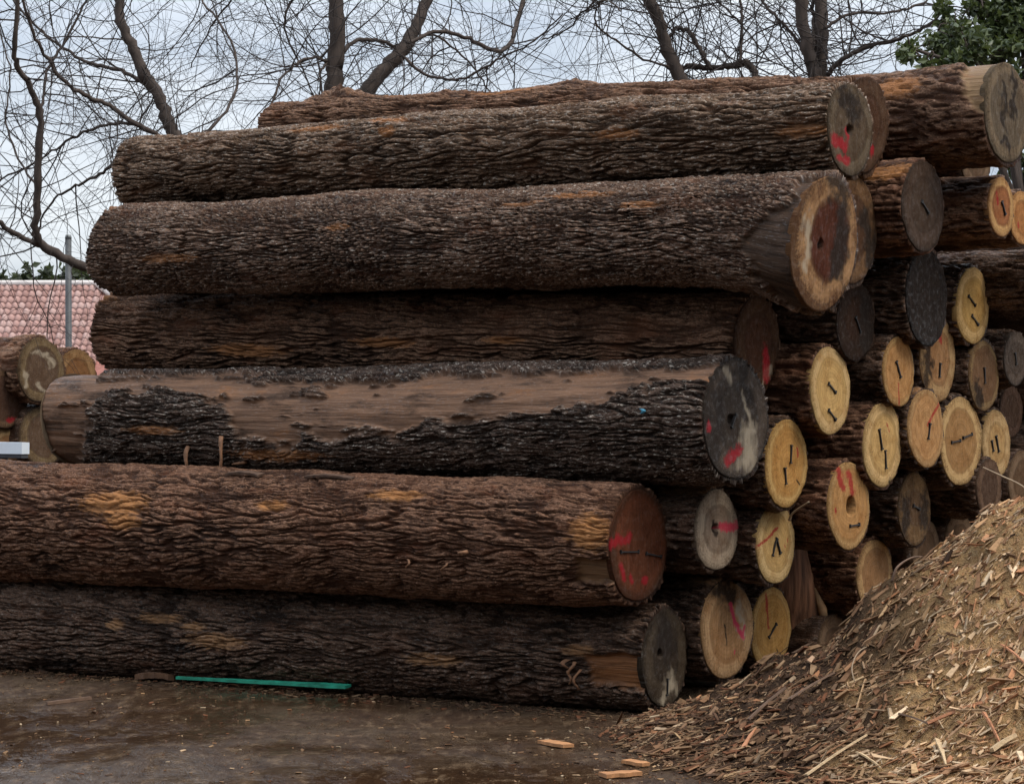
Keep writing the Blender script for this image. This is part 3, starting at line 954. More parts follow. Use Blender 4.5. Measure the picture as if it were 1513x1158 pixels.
def bark_height(u, v, circ, style, seed):
    """long interlacing furrows: zero lines of a noise stretched along the log, broken up by plates"""
    Lu, Lv, amp, wv, blk, lng = style
    y1 = v / circ
    n6 = max(3, int(round(circ / 0.16)))
    wob_ = wv * (0.030 * perlin(u / 0.30, y1 * n6, seed, n6) + 0.012 * perlin(u / 0.11, y1 * n6 * 2, seed + 1, n6 * 2))
    na = max(6, int(round(circ / (Lv * 1.75))))
    nb = max(6, int(round(circ / (Lv * 1.05))))
    yy = y1 + wob_ / circ
    f1 = np.abs(perlin(u / (Lu * 1.25), yy * na, seed + 2, na))
    f2 = np.abs(perlin(u / (Lu * 0.62), yy * nb, seed + 3, nb))
    h = sstep(0.0, 0.17, f1) ** 0.8 * (0.50 + 0.50 * sstep(0.0, 0.17, f2))
    nv = max(6, int(round(circ / (Lv * 1.15))))
    g1, g2, rid = voronoi(u / (Lu * 0.55) + 0.5 * perlin(u / Lu, y1 * nv, seed + 5, nv), yy * nv + 0.4 * perlin(u / 0.09, y1 * nv, seed + 6, nv), seed + 7, nv)
    cr = sstep(0.0, 0.20, g2 - g1)
    h = h * (0.86 + 0.14 * cr) * (0.86 + 0.14 * rid)
    if blk > 0:
        nv3 = max(6, int(round(circ / 0.024)))
        b1, b2, rid2 = voronoi(u / 0.042 + 0.4 * perlin(u / 0.08, y1 * nv3 / 2, seed + 8, max(1, nv3 // 2)), yy * nv3 + 0.5 * perlin(u / 0.12, y1 * nv3, seed + 9, nv3), seed + 10, nv3)
        b = sstep(0.0, 0.30, b2 - b1) * (0.6 + 0.4 * rid2)
        mk = sstep(0.25, 0.75, blk * (0.55 + 1.2 * perlin(u / 0.6, y1 * n6 / 2, seed + 11, max(1, n6 // 2))))
        h = h * (1 - mk * 0.6) + mk * 0.6 * b
    n4 = max(3, int(round(circ / 0.11)))
    shed = sstep(0.26, 0.31, perlin(u / 0.24 + 0.3 * perlin(u / 0.05, y1 * n4 * 3, seed + 14, n4 * 3), y1 * n4, seed + 15, n4))
    h = h * (1 - 0.38 * shed) + 0.16 * perlin(u / 0.03, y1 * nv * 2, seed + 12, nv * 2) + 0.22 * perlin(u / 0.45, y1 * n6, seed + 13, n6)
    return np.clip(h, 0, 1.15), rid, shed


def seg_d(x, y, x0, y0, x1, y1):
    dx, dy = x1 - x0, y1 - y0
    t = np.clip(((x - x0) * dx + (y - y0) * dy) / (dx * dx + dy * dy + 1e-9), 0, 1)
    return np.hypot(x - x0 - t * dx, y - y0 - t * dy)


LOGN = [0]


def orient(verts, quads, ref):
    """turn every face so that its normal agrees with the direction ref"""
    a, b, c = verts[quads[:, 0]], verts[quads[:, 1]], verts[quads[:, 2]]
    bad = np.einsum('ij,ij->i', np.cross(b - a, c - a), np.broadcast_to(ref, a.shape)) < 0
    out = quads.copy()
    quad = quads[:, 3] >= 0
    k = bad & quad
    out[k] = quads[k][:, ::-1]
    k = bad & ~quad
    out[k, 0], out[k, 1] = quads[k, 1], quads[k, 0]
    return out


def build_log(label, cap, s=None, depth=None, length=4.0, left=None, s_left=None, rend=0.92, bark='grooved', style='long', hi=False,
              face=None, paint=(), stain=(), pale=(), irons=(), holes=(), scuff=(), bare=None, profile=None, bow=0.0, group='logs of the big stack', tilt=(0, 0), wob=0.03, knots=(), coarse=False):
    LOGN[0] += 1
    seed = LOGN[0] * 101
    rg = np.random.RandomState(seed)
    cx, cy, ch = cap
    t0 = depth if depth else depth_on(cx, s)
    C0 = at(cx, cy, t0)
    r0 = ch / 2 / F_PX * t0
    if left is not None:
        lx, ly0, ly1 = left
        t1 = depth_on(lx, s if s_left is None else s_left)
        C1 = at(lx, (ly0 + ly1) / 2, t1)
        r1 = (ly1 - ly0) / 2 / F_PX * t1
    else:
        C1 = C0 + D * length + P * rg.uniform(-0.04, 0.04)
        r1 = r0 * rend
    Lg = float(np.linalg.norm(C1 - C0))
    d = (C1 - C0) / Lg
    zu = UP - d * np.dot(d, UP)
    zu /= np.linalg.norm(zu)
    q = -np.cross(d, zu)
    stl = STYLE[style]
    amp = stl[2] * min(1.0, r0 / 0.22)
    # sampling
    if hi:
        us = np.arange(0, Lg + 0.006, 0.0125)
        ph = np.concatenate([np.arange(-48, 165, 0.0046 / r0 * 57.3), np.arange(165, 312 - 1.0, 0.022 / r0 * 57.3)])
    else:
        us = np.concatenate([np.arange(0, 0.7, 0.018), np.arange(0.7, 2.0, 0.06), np.arange(2.0, Lg + 0.02, 0.12)])
        ph = np.concatenate([np.arange(-40, 150, 0.0115 / r0 * 57.3), np.arange(150, 320 - 2, 0.035 / r0 * 57.3)])
    if coarse:
        us = np.arange(0, Lg + 0.05, 0.05)
        ph = np.arange(-40, 320 - 2, 0.022 / r0 * 57.3)
    us[-1] = Lg
    U, PH = np.meshgrid(us, np.radians(ph), indexing='ij')
    circ = 2 * math.pi * r0
    V = np.mod(PH + math.radians(140), 2 * math.pi) * r0
    w1, w2, a1, a2 = rg.uniform(0.4, 1.0) * wob, rg.uniform(0.2, 0.7) * wob, rg.uniform(0, 6.3), rg.uniform(0, 6.3)

    def shape(phi, u=0.0):
        return 1 + w1 * np.cos(2 * phi + a1 + u * 0.25) + w2 * np.cos(3 * phi + a2 - u * 0.4) + 0.3 * wob * np.cos(5 * phi + a1 * 2)
    if profile:
        pu, pr, pz_ = zip(*profile)
        R = np.interp(U, pu, pr)
        dzc = np.interp(U, pu, pz_)
    else:
        R = r0 + (r1 - r0) * U / Lg
        dzc = np.zeros_like(U)
    n6 = 5
    lump = perlin(U * 0.9, V / circ * n6, seed + 50, n6) * 0.022 + perlin(U * 2.4, V / circ * 7, seed + 51, 7) * 0.008
    for (ku, kp, kdu, kdp, ka) in knots:
        kn = perlin(U * 14, np.degrees(PH) / 9.0 + 40, seed + 90)
        lump = lump + ka * np.exp(-((U - ku) / kdu) ** 2 - ((np.degrees(PH) - kp) / kdp) ** 2) * (1 + 0.6 * kn)
    h, rid, shed = bark_height(U, V, circ, stl, seed)
    fade = np.ones_like(U) if hi else np.full_like(U, 0.5) if coarse else np.interp(U, [0.7, 1.1], [1, 0.3])
    bm = np.zeros_like(U)
    if bare is not None:
        bm = bare(U, np.degrees(PH), seed)
    sc = 0.22 * shed
    for (pu_, pp_, du_, dp_) in scuff:
        dd = np.sqrt(((U - pu_) / du_) ** 2 + ((np.degrees(PH) - pp_) / dp_) ** 2)
        sc = np.maximum(sc, np.clip(1.25 - dd, 0, 1))
    woodn = 0.004 * perlin(U * 1.5, V / circ * 40, seed + 60, 40) + (0.008 if profile else 0.0) * perlin(U * 9, V / circ * 16, seed + 62, 16) + 0.003 * perlin(U * 6, V / circ * 22, seed + 61, 22)
    flat = 1 - 0.2 * sstep(0.35, 0.75, sc)
    disp = (h - 0.62) * amp * fade * flat * (1 - bm) + bm * (-0.9 * amp + woodn)
    Rf = R * shape(PH, U) + lump * np.interp(U, [0, 0.3], [0.2, 1]) + disp
    bz = bow * np.sin(math.pi * U / Lg)
    endsh = np.exp(-U / 0.16)
    ux = U - (tilt[0] * (-np.sin(PH)) + tilt[1] * np.cos(PH)) * Rf * endsh
    pos = C0 + ux[..., None] * d + (Rf * np.cos(PH) + bz + dzc)[..., None] * zu + (Rf * np.sin(PH))[..., None] * q
    nu, nf = U.shape
    base = C0 + d * Lg / 2
    root = empty('log', (base[0], base[1], base[2] - (r0 + r1) / 2))
    org = np.array(root.location)
    idx = np.arange(nu * nf).reshape(nu, nf)
    nxt = np.roll(idx, -1, axis=1)
    qd = np.stack([idx[:-1], nxt[:-1], nxt[1:], idx[1:]], -1).reshape(-1, 4)
    # rims of cut bark at both ends
    rimv, rimq = [], []
    b0 = nu * nf
    for e_, ui, du_ in ((0, 0, 0.004), (1, nu - 1, -0.004)):
        Ri = np.minimum(Rf[ui] - 0.006, R[ui] * shape(PH[ui], U[ui]) * 0.90)
        uu = (ux[ui] + du_)
        pv = C0 + uu[:, None] * d + (Ri * np.cos(PH[ui]) + bz[ui] + dzc[ui])[:, None] * zu + (Ri * np.sin(PH[ui]))[:, None] * q
        ii = b0 + e_ * nf + np.arange(nf)
        oi = idx[ui]
        if e_ == 0:
            rimq.append(np.stack([ii, np.roll(ii, -1), np.roll(oi, -1), oi], -1))
        else:
            rimq.append(np.stack([oi, np.roll(oi, -1), np.roll(ii, -1), ii], -1))
        rimv.append(pv)
    verts = np.concatenate([pos.reshape(-1, 3)] + rimv) - org
    qd = np.concatenate([qd] + rimq)
    vw = verts + org - C0
    rel = vw[qd].mean(1)
    ref = rel - (rel @ d)[:, None] * d
    ref[-2 * nf:-nf] = -d
    ref[-nf:] = d
    me = mesh_np('bark', verts, orient(verts, qd, ref), True)
    z2 = np.zeros(2 * nf)
    attr(me, 'bh', np.concatenate([h.reshape(-1), z2 + 0.3]))
    attr(me, 'brnd', np.concatenate([rid.reshape(-1), z2]))
    attr(me, 'bscuff', np.concatenate([sc.reshape(-1), z2]))
    attr(me, 'bbare', np.concatenate([bm.reshape(-1), bm[0], bm[-1]]))
    uvv = np.stack([U, V, np.zeros_like(U)], -1).reshape(-1, 3) + [seed * 0.37, 0, 0]
    attr_vec(me, 'buv', np.concatenate([uvv, uvv[:nf], uvv[-nf:]]))
    obj('bark', me, BARKS[bark], root)
    # near cut face
    nr, ns = (12, 40) if coarse else (26, 84) if hi or ch > 100 else (20, 64)
    rho = np.linspace(0, 1, nr + 1)[1:] ** 0.9
    fi = np.linspace(0, 2 * math.pi, ns, endpoint=False)
    RH, FI = np.meshgrid(rho, fi, indexing='ij')
    rc = R[0, 0] * shape(FI) * 0.955 * (1 + 0.012 * perlin(np.cos(FI) * 5 + seed, np.sin(FI) * 5, 5))
    if bare is not None:
        rc = rc * 0.97
    X_, Y_ = -np.sin(FI) * RH, np.cos(FI) * RH
    rgh = 0.0035 * perlin(X_ * 7 + seed, Y_ * 3, 9) + 0.002 * perlin(X_ * 18, Y_ * 5 + seed, 10)
    uoff = -0.004 + rgh - (tilt[0] * X_ + tilt[1] * Y_) * rc / 1.0
    for (hx, hy, hrx, hry, hd) in holes:
        dd = np.sqrt(((X_ - hx) / hrx) ** 2 + ((Y_ - hy) / hry) ** 2)
        uoff = uoff + hd * sstep(1.25, 0.75, dd)
    cp = C0 + uoff[..., None] * d + (Y_ * rc + dzc[0, 0] + 0)[..., None] * zu - (X_ * rc)[..., None] * q
    skirt = C0 + (uoff[-1] + 0.03)[:, None] * d + (Y_[-1] * rc[-1] * 0.985 + dzc[0, 0])[:, None] * zu - (X_[-1] * rc[-1] * 0.985)[:, None] * q
    cc_ = C0 + d * float(uoff[0].mean()) + zu * dzc[0, 0]
    vv = np.concatenate([cp.reshape(-1, 3), skirt, [cc_]]) - org
    ii = np.arange(nr * ns).reshape(nr, ns)
    nx_ = np.roll(ii, -1, 1)
    qd = np.stack([ii[:-1], nx_[:-1], nx_[1:], ii[1:]], -1).reshape(-1, 4)
    si = nr * ns + np.arange(ns)
    qd2 = np.stack([ii[-1], np.roll(ii[-1], -1), np.roll(si, -1), si], -1)
    ci = np.full(ns, nr * ns + ns)
    qd3 = np.stack([ci, np.roll(ii[0], -1), ii[0], np.full(ns, -1)], -1)
    fq = np.concatenate([qd, qd2, qd3])
    ref = np.tile(-d, (len(fq), 1))
    ref[len(qd):len(qd) + ns] = vv[qd2].mean(1) - vv[-1]
    me = mesh_np('cut_face', vv, orient(vv, fq, ref), True)
    xf = np.concatenate([X_.reshape(-1), X_[-1] * 1.02, [0]])
    yf = np.concatenate([Y_.reshape(-1), Y_[-1] * 1.02, [0]])

    def strokes(lst, k=1.0):
        a = np.zeros(len(xf))
        for j_, (x0, y0, x1, y1, w) in enumerate(lst):
            ww = min(1.0, w / 0.12) * k
            xw = xf + ww * (0.13 * perlin(xf * 2.5 + seed, yf * 2.5 + j_, 15) + 0.07 * perlin(xf * 7 + seed, yf * 7 + j_, 16))
            yw = yf + ww * (0.13 * perlin(xf * 2.5 + seed, yf * 2.5 + j_, 17) + 0.09 * perlin(xf * 7 + seed, yf * 7 + j_, 18))
            a = np.maximum(a, np.clip(1 - seg_d(xw, yw, x0, y0, x1, y1) / (2 * w), 0, 1))
        return a
    attr(me, 'cpaint', strokes(paint, 0.7))
    hs = [(a_, b_, a_, b_, max(c_, e_) * 1.0) for (a_, b_, c_, e_, _d) in holes]
    attr(me, 'cstain', np.maximum(strokes(stain, 1.6), strokes(hs, 0.3)))
    attr(me, 'cpale', strokes(pale, 1.6))
    attr_vec(me, 'cuv', np.stack([xf, yf, np.zeros(len(xf))], -1))
    fc = dict(sap=(0.46, 0.32, 0.15), heart=(0.40, 0.24, 0.09))
    fc.update(face or {})
    if fc['sap'][0] > 0.28:                     # fresh end grain
        fc['sap'] = tuple(x * k_ for x, k_ in zip(fc['sap'], (1.15, 1.02, 0.92)))
        fc['heart'] = tuple(x * k_ for x, k_ in zip(fc['heart'], (1.12, 0.98, 0.88)))
    elif fc['sap'][0] < 0.2:                    # old, wet, browned end grain
        fc['sap'] = tuple(x * k_ for x, k_ in zip(fc['sap'], (0.92, 0.80, 0.66)))
        fc['heart'] = tuple(x * k_ for x, k_ in zip(fc['heart'], (0.92, 0.78, 0.62)))
    cf = obj('cut_face', me, cap_mat('cut face %s' % LOGN[0], seed=LOGN[0], **fc), root)
    # iron plates driven into the end grain against splitting
    for (x0, y0, x1, y1) in irons:
        rr_ = R[0, 0] * 0.955
        a_ = np.array([x0, y0]) * rr_
        b_ = np.array([x1, y1]) * rr_
        ln_ = np.linalg.norm(b_ - a_)
        ta = (b_ - a_) / ln_
        na = np.array([-ta[1], ta[0]])

        def w3(p2, o_=0.0):
            return C0 + zu * (p2[1] + dzc[0, 0]) - q * p2[0] - d * (0.006 + (tilt[0] * p2[0] + tilt[1] * p2[1]) + o_)

        def dirv(v2):
            return zu * v2[1] - q * v2[0] - d * (tilt[0] * v2[0] + tilt[1] * v2[1])
        mbi = MB()
        mbi.box(w3((a_ + b_) / 2), dirv(ta) * (ln_ / 2 - 0.0045), dirv(na) * 0.0034, d * 0.007)
        for e_ in (a_, b_):
            mbi.box(w3(e_, 0.001), dirv(ta) * 0.0034, dirv(na) * 0.0095, d * 0.007)
        mbi.build('iron_plate', M_IRON, cf, org, False)
    # far cut face
    fi = np.linspace(0, 2 * math.pi, 40, endpoint=False)
    Rl = float(R[-1, 0])
    rv = []
    for rf in (0.95, 0.5):
        rr_ = Rl * shape(fi, Lg) * rf
        rv.append(C0 + d * (Lg + 0.003 + (0.95 - rf) * 0.004) + (rr_ * np.cos(fi) + dzc[-1, 0])[:, None] * zu + (rr_ * np.sin(fi))[:, None] * q)
    vv = np.concatenate(rv + [[C0 + d * (Lg + 0.006) + zu * dzc[-1, 0]]]) - org
    i0 = np.arange(40)
    qf = np.concatenate([np.stack([i0, np.roll(i0, -1), np.roll(i0, -1) + 40, i0 + 40], -1), np.stack([i0 + 40, np.roll(i0, -1) + 40, np.full(40, 80), np.full(40, -1)], -1)])
    obj('cut_face', mesh_np('cut_face', vv, orient(vv, qf, d), True), M_FAR, root)
    tag(root, label, 'log', group)
    return root, dict(C0=C0, d=d, zu=zu, q=q, r0=r0, org=org, R=R, L=Lg)


def ragged(U, PH, seed, a=9.0, b=4.0):
    return a * perlin(U * 4, PH / 22.0 + 40, seed + 70) + b * perlin(U * 15, PH / 8.0 + 40, seed + 71)


def bare_f3(U, PH, seed):
    p = PH + ragged(U, PH, seed, 14, 6) + 3 * perlin(U * 38, PH / 4.0 + 40, seed + 72)
    lo = np.interp(U, [0, 0.2, 2.6, 3.1, 4.6], [30, 34, 32, 20, 10])
    hi = np.interp(U, [0, 0.25, 0.9, 1.6, 2.2, 2.95, 3.08, 3.5, 4.0, 4.2], [50, 60, 80, 93, 106, 113, 64, 52, 62, 76])
    m_ = sstep(-2.5, 2.5, p - lo) * sstep(-4, 4, hi - p)
    end = sstep(-0.03, 0.03, U + 0.012 * ragged(U, PH, seed + 5) - np.interp(PH, [-40, 60, 110, 150], [4.35, 4.22, 4.12, 4.3]))
    isl = sstep(0.36, 0.50, perlin(U * 2.6, PH / 13.0 + 40, seed + 73) + 0.25 * perlin(U * 14, PH / 6.0 + 40, seed + 74))
    return np.maximum(m_, end) * (1 - 0.7 * isl)


def bare_f5(U, PH, seed):
    ub = np.interp(PH, [-48, 0, 22, 60, 100, 140, 170, 312], [-0.2, -0.1, 0.01, 0.11, 0.24, 0.20, 0.08, -0.2])
    return sstep(-0.012, 0.012, ub - U + 0.011 * ragged(U, PH, seed))


def bare_patch(u0, u1, p0, p1, slant=0.0):
    def f_(U, PH, seed):
        n_ = ragged(U, PH, seed, 6, 3)
        return sstep(-0.01, 0.01, u1 + slant * (PH - (p0 + p1) / 2) / 60.0 - U + n_ * 0.004) * sstep(-2, 2, PH + n_ - p0) * sstep(-2, 2, p1 - PH - n_)
    return f_


GREY = dict(sap=(0.12, 0.10, 0.08), heart=(0.085, 0.068, 0.055), streak=0.4, wet=0.6)
TAN = dict(sap=(0.50, 0.36, 0.18), heart=(0.46, 0.30, 0.12))
YEL = dict(sap=(0.52, 0.38, 0.18), heart=(0.50, 0.34, 0.125))
ORG = dict(sap=(0.48, 0.33, 0.15), heart=(0.40, 0.22, 0.085))

# --- front wall of big logs, bottom to top
log1, g1 = build_log('bottom dark log on the ground with wet grey cut face and a torn orange patch', (981, 972, 152), 0.0, left=(-80, 851, 981), s_left=-0.36, bark='black', style='mixed', hi=True,
    face=dict(GREY, sap=(0.085, 0.070, 0.054), heart=(0.050, 0.041, 0.034), hsize=0.55, wet=0.75), pale=[(0.0, -0.75, 0.25, -0.5, 0.22)], stain=[(-0.1, 0.55, 0.1, 0.3, 0.4)], irons=[(0.08, -0.42, 0.06, -0.74)], holes=[(-0.22, 0.12, 0.10, 0.09, 0.05)],
    scuff=[(3.3, 78, 0.10, 9), (3.0, 66, 0.22, 10), (2.6, 92, 0.30, 14), (2.75, 75, 0.12, 8), (1.2, 100, 0.22, 12), (0.35, 80, 0.12, 10)], bare=bare_patch(0, 0.30, 84, 122, -0.06))
log2, g2 = build_log('long log with even wavy bark, red-brown cut face and bright orange scrape', (943, 806, 175), -0.266, left=(-80, 680, 851), s_left=-0.36, bark='ridged', style='wavy', hi=True,
    face=dict(sap=(0.10, 0.062, 0.045), heart=(0.155, 0.062, 0.038), hsize=0.9, streak=0.55, wet=0.5), paint=[(-1.0, 0.10, -0.35, 0.18, 0.12), (-0.6, -0.35, -0.55, -0.55, 0.08), (0.1, -0.62, 0.3, -0.6, 0.07), (-0.3, -0.5, -0.2, -0.66, 0.05)], irons=[(-0.62, -0.08, -0.05, -0.10), (0.22, -0.14, 0.72, -0.22)],
    scuff=[(3.2, 64, 0.36, 21), (3.1, 82, 0.18, 12), (2.08, 60, 0.15, 9), (1.30, 45, 0.24, 9), (0.1, 75, 0.16, 26)], bare=bare_patch(0, 0.20, 100, 128, 0.14))
log3, g3 = build_log('thick half peeled log with smooth bare upper side and wet grey cut face', (1086, 620, 194), -0.005, left=(110, 548, 690), bark='peeled', style='mixed', hi=True, bow=-0.02,
    face=dict(GREY, sap=(0.105, 0.088, 0.078), heart=(0.058, 0.050, 0.046), hsize=0.6, wet=0.85), pale=[(0.25, -0.75, 0.4, -0.35, 0.24), (0.2, 0.35, 0.55, -0.1, 0.07), (-0.4, 0.85, -0.1, 0.6, 0.05)], stain=[(-0.6, 0.3, -0.7, -0.4, 0.28), (0.2, 0.75, 0.4, 0.5, 0.2)], paint=[(-0.28, -0.68, 0.12, -0.5, 0.10), (-0.85, -0.06, -0.85, -0.14, 0.06)], irons=[(-0.15, -0.12, -0.02, 0.08)], holes=[(-0.12, 0.0, 0.12, 0.07, 0.03)], bare=bare_f3, scuff=[(2.7, 125, 0.5, 10), (3.6, 100, 0.3, 8)])
log4, g4 = build_log('brown log with fine long grooves, tucked between the peeled log and the flared log', (1118, 507, 142), 0.439, left=(173, 435, 547), bark='grooved', style='long', hi=True, bow=-0.015,
    face=dict(sap=(0.10, 0.06, 0.04), heart=(0.085, 0.045, 0.032), streak=0.5, wet=0.7), paint=[(0.35, -0.1, 0.42, -0.75, 0.12)], pale=[(0.3, -0.8, 0.5, -0.6, 0.1)], scuff=[(4.6, 30, 0.3, 22), (2.2, 95, 0.3, 10), (3.2, 110, 0.4, 14), (1.4, 90, 0.2, 7)])
log5, g5 = build_log('flared log with plated wet bark, wide red-brown heart and pale rim', (1218, 360, 214), 0.089, left=(178, 303, 440), bark='wet', style='block', hi=True,
    profile=[(0, 0.345, 0.0), (0.10, 0.335, 0.01), (0.3, 0.297, 0.045), (0.55, 0.272, 0.058), (1.2, 0.262, 0.055), (5.0, 0.270, 0.0)], tilt=(0.0, 0.05),
    face=dict(sap=(0.30, 0.19, 0.10), heart=(0.075, 0.028, 0.018), hsize=0.60, pith=(0.14, 0.08), streak=0.25, wet=0.35), pale=[(-0.55, 0.3, -0.55, -0.3, 0.12)], stain=[(0.45, 0.75, 0.45, -0.35, 0.22), (0.1, 0.95, 0.4, 0.9, 0.2)], holes=[(-0.12, -0.02, 0.06, 0.08, 0.03)],
    scuff=[(4.85, 98, 0.14, 26), (4.72, 22, 0.2, 16), (1.65, 50, 0.20, 6), (2.8, 75, 0.12, 6), (0.9, 60, 0.18, 6), (1.3, 40, 0.3, 8), (4.0, 105, 0.3, 7)], bare=bare_f5)
log6, g6 = build_log('front top log with grey cut face dabbed with red paint', (1256, 191, 144), 0.342, left=(202, 205, 309), bark='grey', style='mixed', hi=True,
    face=dict(GREY, sap=(0.155, 0.130, 0.10), heart=(0.115, 0.092, 0.072), hsize=0.7, wet=0.4), stain=[(-0.3, 0.7, 0.2, 0.5, 0.3)], paint=[(-0.7, -0.28, -0.25, -0.35, 0.17), (-0.45, -0.62, -0.1, -0.68, 0.10), (-0.2, 0.0, -0.1, -0.2, 0.06)], holes=[(-0.02, 0.0, 0.12, 0.08, 0.05)],
    scuff=[(3.25, 40, 0.3, 9), (2.75, 36, 0.18, 16), (2.7, 60, 0.08, 10), (0.12, 95, 0.22, 12), (1.2, 85, 0.2, 10)], knots=[(2.75, 45, 0.10, 14, 0.02), (0.9, 70, 0.15, 18, 0.015), (4.3, 60, 0.2, 25, -0.015)])
log7, g7 = build_log('rearward top log showing its back strip and brown cut face behind the red-dabbed one', (1279, 183, 152), 0.808, left=(410, 152, 245), bark='grooved', style='long', hi=True,
    face=dict(sap=(0.11, 0.07, 0.05), heart=(0.095, 0.055, 0.04), wet=0.4), paint=[(0.1, -0.3, 0.35, -0.55, 0.12)], holes=[(0.2, -0.1, 0.09, 0.07, 0.05)], scuff=[(2.2, 20, 0.4, 10), (1.0, 10, 0.15, 8), (3.0, 0, 0.2, 10)], bare=bare_patch(0, 0.35, -30, 28, 0.15), knots=[(3.50, -8, 0.10, 16, 0.075), (3.36, 0, 0.12, 20, 0.05), (3.62, 0, 0.06, 14, 0.04), (1.80, -6, 0.14, 14, 0.035), (2.6, 0, 0.2, 20, 0.02)])
build_log('topmost right log with streaked grey cut face and tan bare collar', (1488, 166, 162), 1.60, length=4.2, bark='collar', style='wavy', hi=False,
    face=dict(sap=(0.22, 0.16, 0.10), heart=(0.14, 0.105, 0.070), streak=0.9, hsize=0.75, wet=0.3), stain=[(-0.15, 0.6, -0.1, -0.3, 0.12), (0.3, 0.8, 0.35, 0.0, 0.10), (-0.2, -0.6, 0.1, -0.7, 0.1)], bare=bare_patch(0, 0.20, -60, 92, -0.12), scuff=[(0.5, 60, 0.2, 20)])
build_log('dark log with dull grey cut face below the topmost right log', (1364, 305, 142), 1.218, bark='ridged', style='mixed',
    face=dict(GREY, sap=(0.085, 0.062, 0.052), heart=(0.075, 0.056, 0.047), wet=0.5), irons=[(-0.1, 0.1, 0.22, -0.12)], scuff=[(0.15, 40, 0.25, 25)])
build_log('dark log whose brown face shows as a sliver right of the flared log', (1258, 338, 168), 0.732, length=4.85, bark='black', style='mixed', face=dict(sap=(0.17, 0.105, 0.06), heart=(0.09, 0.055, 0.04), wet=0.5), stain=[(0.6, 0.3, 0.7, -0.5, 0.2)])
build_log('dark log with orange streaked face under the flared log', (1264, 475, 124), 1.051, length=4.6, bark='black', style='mixed', face=dict(sap=(0.035, 0.023, 0.018), heart=(0.045, 0.026, 0.019), wet=0.8), stain=[(0.5, 0.5, 0.6, -0.6, 0.3)], irons=[(-0.05, 0.1, 0.2, -0.25)])
build_log('wet black log with speckled dark cut face left of the yellow two-iron face', (1369, 440, 146), 1.575, bark='black', style='long', face=dict(sap=(0.028, 0.021, 0.018), heart=(0.022, 0.016, 0.013), streak=0.7, wet=0.9, hsize=0.8))

# --- smaller logs, right side
build_log('small log with round orange face under the end of the topmost right log', (1479, 306, 92), 1.894, style='long', face=dict(sap=(0.50, 0.33, 0.15), heart=(0.33, 0.15, 0.07), hsize=0.68), paint=[(-0.35, 0.5, -0.25, 0.1, 0.09)], irons=[(0.02, 0.18, 0.28, -0.22)])
build_log('small orange-faced log half hidden behind the round orange face', (1509, 322, 84), 2.206, style='long', face=dict(sap=(0.50, 0.30, 0.13), heart=(0.40, 0.20, 0.08)), paint=[(-0.3, -0.2, -0.25, -0.35, 0.1)])
build_log('dark log running out of the right picture edge, its tan face just showing', (1538, 412, 88), 2.55, bark='black', style='long', face=ORG)
build_log('yellow-faced log with two slanting irons, upper right', (1437, 452, 118), 2.246, style='long', bark='black', face=dict(YEL, hsize=0.7), irons=[(-0.3, 0.24, 0.1, 0.02), (-0.1, -0.26, 0.28, -0.48)])
build_log('orange oval-faced log with one iron and a pink line below it', (1327, 549, 107), 1.402, style='long', bark='black', face=dict(ORG, hsize=0.86, heart=(0.44, 0.26, 0.11)), irons=[(-0.18, 0.28, 0.08, -0.16)], paint=[(-0.02, -0.35, 0.02, -0.95, 0.035)])
build_log('tall narrow log face, half grey half tan with red streak at top', (1385, 531, 128), 1.932, style='long', bark='black', face=dict(TAN, sap=(0.38, 0.27, 0.14), heart=(0.33, 0.20, 0.10)), stain=[(-0.55, 0.5, -0.6, -0.6, 0.22)], paint=[(0.18, 0.9, 0.12, 0.45, 0.08)], irons=[(0.1, -0.1, 0.05, -0.42)])
build_log('dull brown log face behind the red-streaked one, one dark iron', (1453, 555, 108), 2.403, style='long', bark='black', face=dict(sap=(0.28, 0.18, 0.085), heart=(0.19, 0.105, 0.055), hsize=0.8), stain=[(-0.5, -0.3, -0.3, -0.7, 0.25)], irons=[(0.0, 0.22, 0.02, -0.2)])
build_log('dark grey log face at the right picture edge below the yellow one', (1500, 530, 84), 2.736, bark='black', face=dict(GREY, sap=(0.12, 0.10, 0.09), heart=(0.09, 0.075, 0.068)), irons=[(-0.1, 0.2, 0.0, -0.2)])
build_log('large pale yellow log face with two slanted irons beside the peeled log', (1226, 577, 132), 0.821, style='long', bark='ridged', face=dict(YEL, sap=(0.56, 0.42, 0.215), heart=(0.54, 0.385, 0.165), hsize=0.74, streak=0.12), irons=[(-0.12, 0.16, 0.22, -0.04), (-0.12, -0.46, 0.22, -0.68)])
build_log('tan log face crossed by a diagonal red stroke meeting its iron', (1367, 633, 121), 1.708, style='long', bark='black', face=dict(TAN, sap=(0.47, 0.32, 0.16), heart=(0.44, 0.27, 0.125), hsize=0.85), paint=[(0.72, 0.62, 0.12, 0.1, 0.05)], irons=[(0.2, 0.12, 0.1, -0.26)], scuff=[(0.1, 20, 0.2, 20)])
build_log('broad log face with brown heart, pale rim and two level irons', (1419, 652, 140), 2.151, style='long', bark='black', face=dict(sap=(0.49, 0.36, 0.18), heart=(0.32, 0.20, 0.09), hsize=0.74, pith=(-0.02, 0.02), streak=0.12), irons=[(-0.5, -0.02, -0.08, 0.02), (0.08, 0.08, 0.5, 0.16)])
build_log('pale log face with upright irons, lowest light face at far right', (1471, 656, 103), 2.687, style='long', bark='black', face=dict(TAN, sap=(0.46, 0.34, 0.18), heart=(0.43, 0.30, 0.14), hsize=0.6), irons=[(-0.05, 0.24, 0.12, -0.22), (-0.35, 0.1, -0.25, -0.2)])
build_log('dark log end in shade at the far right edge behind the pale faces', (1493, 608, 84), 2.976, bark='black', face=dict(GREY, sap=(0.09, 0.06, 0.05), heart=(0.07, 0.048, 0.04)))
